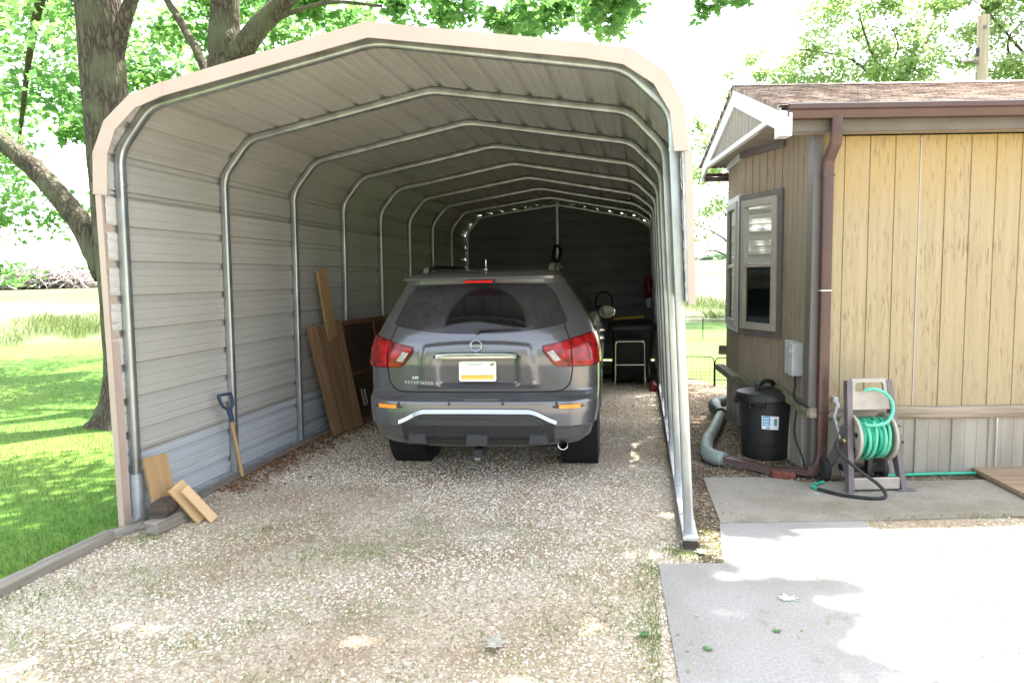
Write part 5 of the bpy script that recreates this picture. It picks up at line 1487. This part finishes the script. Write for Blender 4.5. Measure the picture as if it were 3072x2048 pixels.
# ------------------------------------------------------------------ trash can
t = thing("trash_can", "black round plastic trash can with a lid and a white and blue label", "trash can", (4.455, 2.245, .006), R(-14))
b = MB(); b.lathe([(.175, 0), (.195, .012), (.198, .10), (.200, .125), (.204, .13), (.222, .44), (.226, .50), (.238, .505), (.240, .535), (.225, .54)], 48); b.build("body", M['trash'], t, 30)
b = MB(); b.lathe([(.252, .515), (.256, .52), (.252, .560), (.238, .578), (.15, .600), (.06, .612), (.0, .614)], 48, cap=False); ld_ = b.build("lid", M['trash'], t, 30)
b = MB(); b.sweep(bezier([(-.13, 0, .598), (-.10, 0, .645), (0, 0, .668), (.10, 0, .645), (.13, 0, .598)], 8), rsec(.017, .008), up=(0, 1, 0)); hd = b.build("lid_handle", M['trash'], ld_, 40); hd.rotation_euler = (0, 0, R(62))
for an in (-100, 15, 168):
    a = R(an); b = MB(); rm = Matrix.Rotation(a, 3, 'Z'); c = Vector((math.cos(a) * .243, math.sin(a) * .243, .49))
    b.box(c + Vector((0, 0, .022)), (.035, .13, .014), rm, .004); b.box(c + Vector((0, 0, -.022)), (.035, .13, .012), rm, .004); b.box(c + rm @ Vector((0, .06, 0)), (.035, .012, .05), rm, .003); b.box(c + rm @ Vector((0, -.06, 0)), (.035, .012, .05), rm, .003)
    b.build("handle", M['trash'], t)
def wrap(name, a0, a1, z0, z1, m, par, off, slant=0.0):
    b = MB()
    def fn(u, v):
        a = R(a0 + (a1 - a0) * u); z = z0 + (z1 - z0) * v + slant * u; r = .204 + (z - .13) * .018 / .31 + off; return (r * math.cos(a), r * math.sin(a), z)
    b.grid(fn, [i / 10 for i in range(11)], [0, .5, 1]); return b.build(name, m, par, True)
lb = wrap("label", -93, -56, .285, .400, M['label_white'], t, .0016, -.008)
wrap("label_print", -91, -75, .315, .398, M['label_blue'], lb, .0024, -.004)
wrap("label_print", -66.5, -60, .315, .372, M['label_teal'], lb, .0024, -.002)
for k in range(3): wrap("label_print", -89, -78, .325 + .024 * k, .334 + .024 * k, M['label_white'], lb, .0030, -.003)
wrap("label_print", -84, -76, .288, .304, M['label_blue'], lb, .0024, -.002)

# ------------------------------------------------------------------ hose reel cart
t = thing("hose_reel_cart", "grey and cream hose reel cart wound with green hose in front of the skirting", "hose reel", (5.055, 1.235, .016), R(12))
def legs(sx):
    b = MB(); s = sx
    b.sweep([(s * .195, -.02, 0), (s * .172, .06, .40), (s * .150, .125, .74), (s * .146, .135, .79)], [(.028, .020), (-.028, .020), (-.028, -.020), (.028, -.020)], up=(0, -1, 0))
    b.prism([(.02, .46), (.07, .45), (.20, .16), (.36, .06), (.36, .12), (.24, .26), (.10, .47)], lambda y, z: (s * .182, y, z), lambda y, z: (s * .206, y, z))
    b.prism([(.02, .40), (.10, .40), (.10, .20), (.03, .06), (.0, .06)], lambda y, z: (s * .178, y, z), lambda y, z: (s * .198, y, z))
    return b.build("side_frame", M['reel_grey'], t, 30)
legs(-1); legs(1)
for fx, fw in ((.215, .13), (-.2, .05)):
    b = MB(); b.box((fx, -.025, .006), (fw, .05, .012), ch=.003); b.build("foot", M['reel_grey'], t)
b = MB(); b.box((0, -.012, .058), (.345, .028, .085), ch=.006); b.build("lower_crossbar", M['reel_cream'], t)
b = MB()
hp = [(-.140, .745), (-.140, .60), (.140, .60), (.140, .745), (.132, .795), (.105, .812), (-.105, .812), (-.132, .795)]
pts_o = [(-.148, .585), (.148, .585), (.142, .78), (.125, .805), (-.125, .805), (-.142, .78)]
pts_i = [(-.108, .715), (.108, .715), (.104, .765), (.092, .778), (-.092, .778), (-.104, .765)]
yf = lambda z: .075 + .19 * (z - .5)
vs = [(x, yf(z) - .018, z) for x, z in pts_o + pts_i] + [(x, yf(z) + .012, z) for x, z in pts_o + pts_i]
fs = []
for k in range(6):
    l = (k + 1) % 6
    fs += [(k, l, 6 + l, 6 + k), (12 + k, 18 + k, 18 + l, 12 + l), (k, 12 + k, 12 + l, l), (6 + k, 6 + l, 18 + l, 18 + k)]
b.add(vs, fs); b.build("handle", M['reel_cream'], t)
rc = (0, .115, .375)
for s in (-1, 1):
    b = MB()
    pr = [(.045, -.012), (.045, .012), (.075, .006), (.13, .004), (.160, .008), (.170, .014), (.176, .010), (.176, -.008), (.165, -.012), (.12, -.004), (.075, -.006)]
    b.lathe([(r, s * (.130 + h)) for r, h in pr + [pr[0]]], 40, rc, 'x', False)
    fl = b.build("reel_flange", M['reel_cream'], t, 30)
    for k in range(5):
        a = 2 * math.pi * k / 5 + .3; b = MB()
        b.lathe([(.0, s * .1405), (.020, s * .1405), (.020, s * .1345)], 12, (0, rc[1] + math.cos(a) * .102, rc[2] + math.sin(a) * .102), 'x', False)
        b.build("flange_hole", M['gap'], fl)
b = MB(); b.lathe([(.06, -.125), (.06, .125)], 20, rc, 'x'); b.build("drum", M['black_plastic'], t, True)
b = MB(); b.box((.235, .10, .33), (.05, .022, .022), ch=.004); b.box((.210, .10, .37), (.015, .03, .10), ch=.003); b.build("crank", M['black_plastic'], t)
for s in (-1, 1):
    b = MB(); b.lathe([(.02, -.022), (.08, -.024), (.090, -.015), (.090, .015), (.08, .024), (.02, .022)], 28, (0, 0, 0), 'x'); b.build("wheel", M['black_matte'], t, 30, loc=(s * .222, .33, .078))
b = MB(); b.box((0, .20, .12), (.30, .10, .04)); b.box((0, .10, .20), (.03, .05, .25)); b.build("hose_guide", M['black_plastic'], t)
# the hose wound on the reel, with its loose end looped over the handle
hose = []
for lay, (rad, turns, ph) in enumerate(((.085, 10, 0), (.108, 9, .6), (.131, 9, 1.3))):
    nn = int(turns * 26)
    for i in range(nn + 1):
        f = i / nn; a = 2 * math.pi * turns * f + ph; x = (-.112 + .224 * f) * (1 if lay % 2 == 0 else -1)
        wob = .003 * math.sin(3.1 * a + lay) if lay == 2 else 0
        hose.append((rc[0] + x + wob * 1.4 + (.006 * math.sin(a * .37 + 1) if lay == 2 else 0), rc[1] + math.cos(a) * (rad + wob * .6), rc[2] - math.sin(a) * (rad + wob)))
b = MB(); b.tube(hose, .0125, 8)
gh = b.build("garden_hose", M['hose'], None, True); gh.location = t.location; gh.rotation_euler = t.rotation_euler
tag(gh, "green garden hose wound on the reel, its end arching up over the handle", "hose")
b = MB(); b.tube(bezier([(-.085, -.02, .488), (-.02, -.045, .492), (.06, -.035, .512), (.118, .0, .575), (.128, .03, .645), (.085, .045, .705), (.02, .05, .735), (-.035, .055, .735), (-.058, .07, .722)], 10), .0125, 10); b.build("hose_end", M['hose_pale'], gh, True)
b = MB()
for lay, (ph, x0) in enumerate(((.2, -.075), (1.9, -.02), (.9, .04), (2.4, .085))):
    b.tube([(x0 + .014 * math.sin(a * 1.0 + ph) + .012 * (a / 6), rc[1] + math.cos(a + 2.2) * .148, rc[2] + math.sin(a + 2.2) * (.148 + (.012 if lay == 1 else 0))) for a in [i * .16 for i in range(30)]], .012, 8)
b.build("outer_coil", M['hose_pale'], gh, True)
# black leader hose from the hub, down over the concrete and round the back
cart = t
Cm = Matrix.Translation(cart.location) @ Matrix.Rotation(R(12), 4, 'Z')
def cw(x, y, z): return Cm @ Vector((x, y, z - .016))
b = MB(); b.tube(bezier([cw(-.205, .06, .375), cw(-.265, .04, .37), cw(-.285, .0, .335), cw(-.245, -.05, .27), cw(-.15, -.10, .18), cw(-.06, -.14, .11), cw(-.02, -.17, .05), cw(-.06, -.21, .03), cw(-.17, -.20, .03), cw(-.31, -.10, .03), cw(-.40, .04, .03)], 12), .0125, 10)
ldh = b.build("leader_hose", M['black_matte'], None, True); tag(ldh, "black leader hose drooping from the reel hub onto the concrete", "hose")
b = MB(); b.lathe([(.016, -.02), (.018, 0), (.012, .018), (.012, .03)], 12, cw(-.20, .06, .375), 'x'); b.build("coupling", M['brass'], ldh)
b = MB(); b.tube(bezier([cw(-.40, .04, .03), cw(-.415, .10, .03), cw(-.36, .16, .03), cw(-.28, .22, .028)], 8), .0125, 8); b.build("hose_joint", M['hose'], ldh, True)
b = MB(); b.tube(bezier([Hm @ Vector((.45, -.10, .03)), Hm @ Vector((.8, -.07, .028)), Hm @ Vector((1.1, -.065, .028)), Hm @ Vector((1.32, -.06, .026))], 10), .012, 8)
tag(b.build("hose_length", M['hose'], None, True), "green hose lying on the ground along the foot of the skirting", "hose")
b = MB(); b.tube(bezier([Hm @ Vector((.133, -.09, .575)), Hm @ Vector((.11, -.10, .50)), Hm @ Vector((.12, -.11, .45)), cw(-.20, .13, .40), cw(-.19, .14, .36)], 10), .010, 8)
sh = b.build("supply_hose", M['meter'], None, True); tag(sh, "short grey supply hose running from the wall tap to the reel cart", "hose")

# wooden ramp at the right edge
t = thing("wooden_ramp", "low brown board platform at the right edge against the skirting", "deck", (5.985, 1.10, 0), R(4))
for k in range(12):
    b = MB(); b.box((.9, .066 + k * .068 - .06, .040), (1.8, .063, .034), ch=.003); b.build("deck_board", M['deck'], t)
b = MB(); b.box((.03, .37, .012), (.05, .78, .022)); b.box((1.7, .37, .012), (.05, .78, .022)); b.build("joist", M['timber_dark'], t)
# ------------------------------------------------------------------ things along the left wall
def lean_board(name, label, foot, top, width, thick, m, face=(1, 0, 0), cat="board"):
    """board leaning from foot to top; its broad face looks towards face"""
    p, q = Vector(foot), Vector(top); d = (q - p).normalized(); f = Vector(face); f = (f - d * f.dot(d)).normalized(); s = d.cross(f)
    rm = Matrix((s, f, d)).transposed(); b = MB()
    L_ = (q - p).length
    b.box((0, 0, L_ / 2), (width, thick, L_), None, .004)
    o = b.build(name, m); o.matrix_world = Matrix.Translation(p) @ rm.to_4x4()
    return tag(o, label, cat)
lean_board("plank", "wide brown plank leaning upright against the front left post", (.205, .03, .03), (.105, .06, .455), .165, .040, M['plank_brown'], (.90, -.38, .2))
b = MB(); b.box((0, 0, 0), (.105, .31, .092), None, .012)
o = tag(b.build("timber_block", M['timber'], None, loc=(.275, -.075, .046), rotz=R(-6)), "weathered timber block lying at the foot of the front left post", "timber")
b = MB(); b.prism([(-.062, -.05), (.035, -.052), (.064, -.018), (.058, .03), (.022, .056), (-.05, .050), (-.066, .0)], lambda x, z: (x, -.075, z), lambda x, z: (x, .085, z))
o = tag(b.build("timber_offcut", M['timber_dark'], None, loc=(.262, -.085, .143), rotz=R(9)), "dark cracked timber offcut on top of the weathered block", "timber")
lean_board("plank", "yellow pine plank propped over the dark timber offcut", (.435, .085, .020), (.30, -.01, .272), .118, .038, M['plank'], (.55, -.75, .8))
lean_board("plank", "narrow pinkish pine strip lying on the yellow plank", (.525, .065, .022), (.385, -.03, .262), .064, .022, M['plank_pink'], (.55, -.75, .8))
t = thing("shovel", "blue D-handled shovel leaning on the second hoop of the left wall", "shovel", (.115, 1.11, .0))
P = Vector((-.012, -.125, .60)); b = MB(); b.tube([(0, 0, .0), P * .5 + Vector((.004, 0, 0)), P], .0155, 12); b.build("shaft", M['handle_wood'], t, True)
d = (Vector((-.03, -.155, .745)) - P).normalized(); b = MB()
b.tube([P - d * .10, P + d * .02], .020, 12)
up = Vector((0, 1, 0)); sd = Vector((.35, .94, 0)).normalized()
b.sweep(bezier([P, P + d * .04 + sd * .045, P + d * .125 + sd * .058, P + d * .135 + sd * .03, P + d * .135 - sd * .03, P + d * .125 - sd * .058, P + d * .04 - sd * .045, P], 6), rsec(.011, .006), closed=False)
b.build("grip", M['blue_plastic'], t, 40)
lean_board("board", "tall narrow brown board standing against the left wall, its top above the others", (.215, 3.03, .02), (.09, 2.83, 1.745), .155, .03, M['plank_brown'], (1, -.25, 0))
lean_board("board", "wide dark plank leaning between the narrow boards and the panel", (.30, 2.98, .01), (.115, 2.90, 1.185), .36, .03, M['plank_dark'], (1, -.30, 0.1))
lean_board("board", "slim greenish pine board leaning at the front of the row", (.24, 2.735, .01), (.095, 2.53, 1.175), .12, .036, M['plank_dark'], (1, -.5, 0.1))
t = thing("panel_door", "dark framed wooden panel leaning on the left wall beside the SUV", "panel", (.27, 3.15, .0))
t.rotation_euler = (0, R(-6.5), R(-2))
b = MB(); b.box((0, .66, .60), (.018, 1.28, 1.12)); b.build("panel_sheet", M['panel_door'], t)
for (c, s) in (((0, .66, 1.165), (.045, 1.36, .055)), ((0, .66, .04), (.045, 1.36, .06)), ((0, .015, .60), (.045, .055, 1.09)), ((0, 1.325, .60), (.045, .055, 1.09)), ((.002, .86, .85), (.040, .035, .57)), ((.002, .86, .33), (.040, .035, .52)), ((.002, .66, .59), (.040, 1.28, .04))):
    b = MB(); b.box(c, s, ch=.004); b.build("rail", M['panel_edge'], t)
b = MB(); b.tube([(.03, .22, .40), (.032, .235, .22)], .010, 8); b.tube([(.03, .30, .39), (.032, .31, .24)], .012, 8); b.tube([(.032, .235, .22), (.034, .27, .20), (.032, .31, .24)], .010, 8); b.build("pull_handle", M['frame_cream'], t, True)

# ------------------------------------------------------------------ things at the back on the right
t = thing("wheeled_bin", "large black wheeled bin with a rounded lid behind the chrome stool", "bin", (3.24, 6.62, .0), R(4))
b = MB(); vs = []
lv = [(.08, .235, .22), (.10, .245, .23), (.80, .315, .30), (.83, .325, .31)]
for z, hx, hy in lv:
    for (sx, sy, a0) in ((1, 1, 0), (-1, 1, 90), (-1, -1, 180), (1, -1, 270)):
        for k in range(4):
            a = R(a0 + 30 * k); r = .06; vs.append((sx * (hx - r) + r * math.cos(a), sy * (hy - r) + r * math.sin(a), z))
fs = [(i * 16 + j, i * 16 + (j + 1) % 16, (i + 1) * 16 + (j + 1) % 16, (i + 1) * 16 + j) for i in range(3) for j in range(16)] + [tuple(range(16)), tuple(48 + j for j in range(16))]
b.add(vs, fs); b.build("body", M['trash'], t, 40)
b = MB(); vs = []
for z, hx, hy in [(.825, .345, .335), (.86, .350, .34), (.91, .335, .325), (.945, .27, .26), (.955, .18, .17)]:
    for (sx, sy, a0) in ((1, 1, 0), (-1, 1, 90), (-1, -1, 180), (1, -1, 270)):
        for k in range(4):
            a = R(a0 + 30 * k); r = .08; vs.append((sx * (hx - r) + r * math.cos(a), sy * (hy - r) + r * math.sin(a), z))
b.add(vs, [(i * 16 + j, i * 16 + (j + 1) % 16, (i + 1) * 16 + (j + 1) % 16, (i + 1) * 16 + j) for i in range(4) for j in range(16)] + [tuple(range(16)), tuple(64 + j for j in range(16))]); b.build("lid", M['trash'], t, 50)
for s in (-1, 1):
    b = MB(); b.lathe([(.03, -.025), (.10, -.028), (.12, -.02), (.12, .02), (.10, .028), (.03, .025)], 24, (s * .26, .22, .12), 'x'); b.build("wheel", M['black_matte'], t, 40)
b = MB(); b.tube([(-.25, .33, .85), (-.25, .38, .90), (.25, .38, .90), (.25, .33, .85)], .015, 8); b.build("push_bar", M['trash'], t, True)
t = thing("stool", "chrome-legged dark stool in front of the black bin", "stool", (3.225, 6.10, .0), R(2))
for y0, y1 in ((0, .0), (.30, .28)):
    b = MB(); b.tube(bezier([(-.215, y0, .0), (-.208, y0, .35), (-.205, y1, .63)], 5) + bezier([(-.195, y1, .665), (-.165, y1, .68), (.165, y1, .68), (.195, y1, .665)], 5) + bezier([(.205, y1, .63), (.208, y0, .35), (.215, y0, .0)], 5), .0125, 10); b.build("leg_frame", M['dull_chrome'], t, True)
b = MB(); b.tube([(-.208, 0, .345), (.208, 0, .345)], .0125, 10); b.tube([(-.208, .29, .25), (.208, .29, .25)], .011, 8); b.build("crossbar", M['dull_chrome'], t, True)
b = MB(); b.box((0, .14, .700), (.38, .34, .026), ch=.01); b.build("seat", M['black_matte'], t)
b = MB(); b.box((0, 0, .022), (.46, .12, .035), Matrix.Rotation(R(-4), 3, 'Y'), .008)
tag(b.build("tray", M['yellow'], None, loc=(3.20, 6.70, .965)), "flat yellow tray lying on the black bin's lid", "tray")
t = thing("hand_cart", "dark upright cart with a hoop handle standing behind the SUV's right mirror", "hand cart", (2.80, 7.35, .0), R(-3))
b = MB(); b.tube([(-.13, 0, .05), (-.14, 0, .7), (-.135, 0, 1.20)] + [(-.13 * math.cos(a), 0, 1.24 + .13 * math.sin(a)) for a in [math.pi * k / 10 for k in range(11)]] + [(.135, 0, 1.20), (.14, 0, .7), (.13, 0, .05)], .014, 8); b.build("handle_frame", M['black_matte'], t, True)
b = MB(); b.box((0, -.01, 1.06), (.26, .10, .20), ch=.03); b.build("carrier", M['black_matte'], t)
b = MB(); b.box((0, -.08, .04), (.34, .20, .02)); b.build("toe_plate", M['black_matte'], t)
for s in (-1, 1):
    b = MB(); b.lathe([(.02, -.02), (.09, -.022), (.105, 0), (.09, .022), (.02, .02)], 20, (s * .20, .06, .105), 'x'); b.build("wheel", M['black_matte'], t, True)
t = thing("red_cord_bundle", "red bundle hung on the right wall deep inside the carport", "cord", (3.50, 7.0, 1.42))
b = MB(); b.tube([(.03 * math.sin(2 * a), .05 * math.sin(3 * a), .17 * math.sin(a) + .02) if k % 2 else (.06 * math.cos(a), .07 * math.cos(a), .17 * math.sin(a)) for k, a in enumerate([2 * math.pi * j / 40 for j in range(40)])], .026, 8, True); b.box((.0, 0, .02), (.10, .12, .26), ch=.04); b.build("bundle", M['red'], t, True)
b = MB(); b.box((0, 0, -.22), (.07, .10, .16), ch=.02); b.build("plug_end", M['meter'], t)
b = MB(); b.lathe([(.0, 0), (.05, .0), (.055, .02), (.05, .10), (.02, .12), (.018, .15), (0, .15)], 16)
tag(b.build("red_bottle", M['red'], None, True, loc=(3.545, 5.85, .008)), "small red bottle on the gravel by the right rail, beside the stool", "bottle")

# ------------------------------------------------------------------ wire garden fences
def wire_panel(loc, rz, w, h, label):
    t = thing("garden_fence", label, "fence", loc, rz, "low black wire fence panels by the house corner")
    b = MB(); r = .07
    b.tube([(0, 0, -.12), (0, 0, h - r)] + [(r - r * math.cos(a), 0, h - r + r * math.sin(a)) for a in [R(15 * k) for k in range(1, 7)]] + [(w - r + r * math.sin(a), 0, h - r + r * math.cos(a)) for a in [R(15 * k) for k in range(0, 7)]] + [(w, 0, -.12)], .009, 6)
    b.tube([(0, 0, .10), (w, 0, .10)], .007, 6); b.build("frame", M['wire'], t, True)
    b = MB()
    for k in range(1, 9): b.tube([(w * k / 9, 0, .10), (w * k / 9, 0, h - .004)], .0028, 4)
    for k in range(1, 5): b.tube([(0.0, 0, .10 + (h - .16) * k / 5), (w, 0, .10 + (h - .16) * k / 5)], .0028, 4)
    b.build("wires", M['wire'], t)
wire_panel((3.86, 6.44, .0), R(-8), .56, .43, "low black wire fence panel nearer the carport post, on the grass")
wire_panel((4.43, 6.35, .0), R(-25), .30, .42, "narrow black wire fence panel tucked behind the house corner")
t = thing("garden_fence", "long low black wire fence across the lawn before the tall grass", "fence", (2.6, 14.2, 0))
b = MB()
for k in range(9): b.tube([(k * 1.0 + .3, 0, -.1), (k * 1.0 + .3, 0, .55)], .014, 6)
b.build("posts", M['wire'], t)
b = MB(); b.tube([(0, 0, .50), (8.6, 0, .50)], .006, 5); b.tube([(0, 0, .12), (8.6, 0, .12)], .006, 5)
b.build("wires", M['wire'], t)

# ------------------------------------------------------------------ utility pole
t = thing("utility_pole", "wooden utility pole with a floodlight standing behind the house roof", "pole", (11.80, 16.0, terrain(11.8, 16)))
b = MB(); n = 18; b.tube([(0, 0, -.2), (0, 0, 3), (0, 0, 7.86)], .135, n, radii=[1.15, 1.08, .98]); b.build("pole_shaft", M['pole'], t, 30)
b = MB(); b.tube([(-.16, -.02, .3), (-.16, -.02, 6.5)], .025, 8); b.build("conduit", M['meter'], t, True)
fl = MB(); fl.bar((-.14, -.05, 6.72), (-.36, -.12, 6.80), .09, .10, ch=.02); fl.lathe([(.06, 0), (.12, -.10), (.11, -.11), (.0, -.09)], 14, (-.37, -.13, 6.83)); fl.build("floodlight", M['grey_trim'], t)
b = MB(); b.box((-.14, -.05, 6.98), (.07, .08, .20), ch=.01); b.build("switch_box", M['black_plastic'], t)
b = MB(); b.box((-.02, -.14, 7.55), (.08, .03, .08), ch=.01); b.build("bracket", M['grey_trim'], t)

# ------------------------------------------------------------------ fallen leaves
def maple_leaf(label, loc, rz, size, m, curl=.12):
    t = [(0, 0), (.10, .10), (.42, -.02), (.30, .16), (.62, .30), (.36, .36), (.52, .66), (.24, .56), (.14, .62), (0, 1.0), (-.14, .62), (-.24, .56), (-.52, .66), (-.36, .36), (-.62, .30), (-.30, .16), (-.42, -.02), (-.10, .10)]
    b = MB(); vs = [(x * size, (y - .4) * size, size * (curl * (x * x + (y - .4) ** 2)) + .0015) for x, y in t]
    vs.append((0, 0, .0015)); n = len(t)
    b.add(vs, [(i, (i + 1) % n, n) for i in range(n)])
    b.tube([(0, -.4 * size, .003 + size * curl * .16), (.05 * size, -.8 * size, .004)], size * .018, 4)
    o = b.build("fallen_leaf", m, None, loc=loc, rotz=rz)
    return tag(o, label, "leaf", "fallen leaves on the ground")
maple_leaf("large pale maple leaf lying alone on the shaded concrete path", (4.088, -.668, .0155), R(10), .088, M['green_leaf'])
maple_leaf("dark green leaf on the gravel left of the concrete path", (3.395, -1.137, .024), R(60), .05, M['leaf_dark'])
maple_leaf("pale leaf lying right in front of the black timber end", (3.72, -.124, .022), R(100), .075, M['green_leaf'])
maple_leaf("faded curled leaf on the gravel near the bottom edge of the photo", (2.76, -1.313, .026), R(-70), .115, M['leaf_tan'], .3)
maple_leaf("small green leaf on the lower part of the concrete path", (3.98, -1.02, .0155), R(200), .04, M['leaf_dark'], .3)
maple_leaf("small curled leaf at the bottom left corner of the concrete path", (3.66, -1.22, .0155), R(130), .045, M['leaf_dark'], .35)
maple_leaf("small green leaf on the strip of concrete before the hose reel", (4.62, 1.10, .0175), R(20), .04, M['green_leaf'], .2)
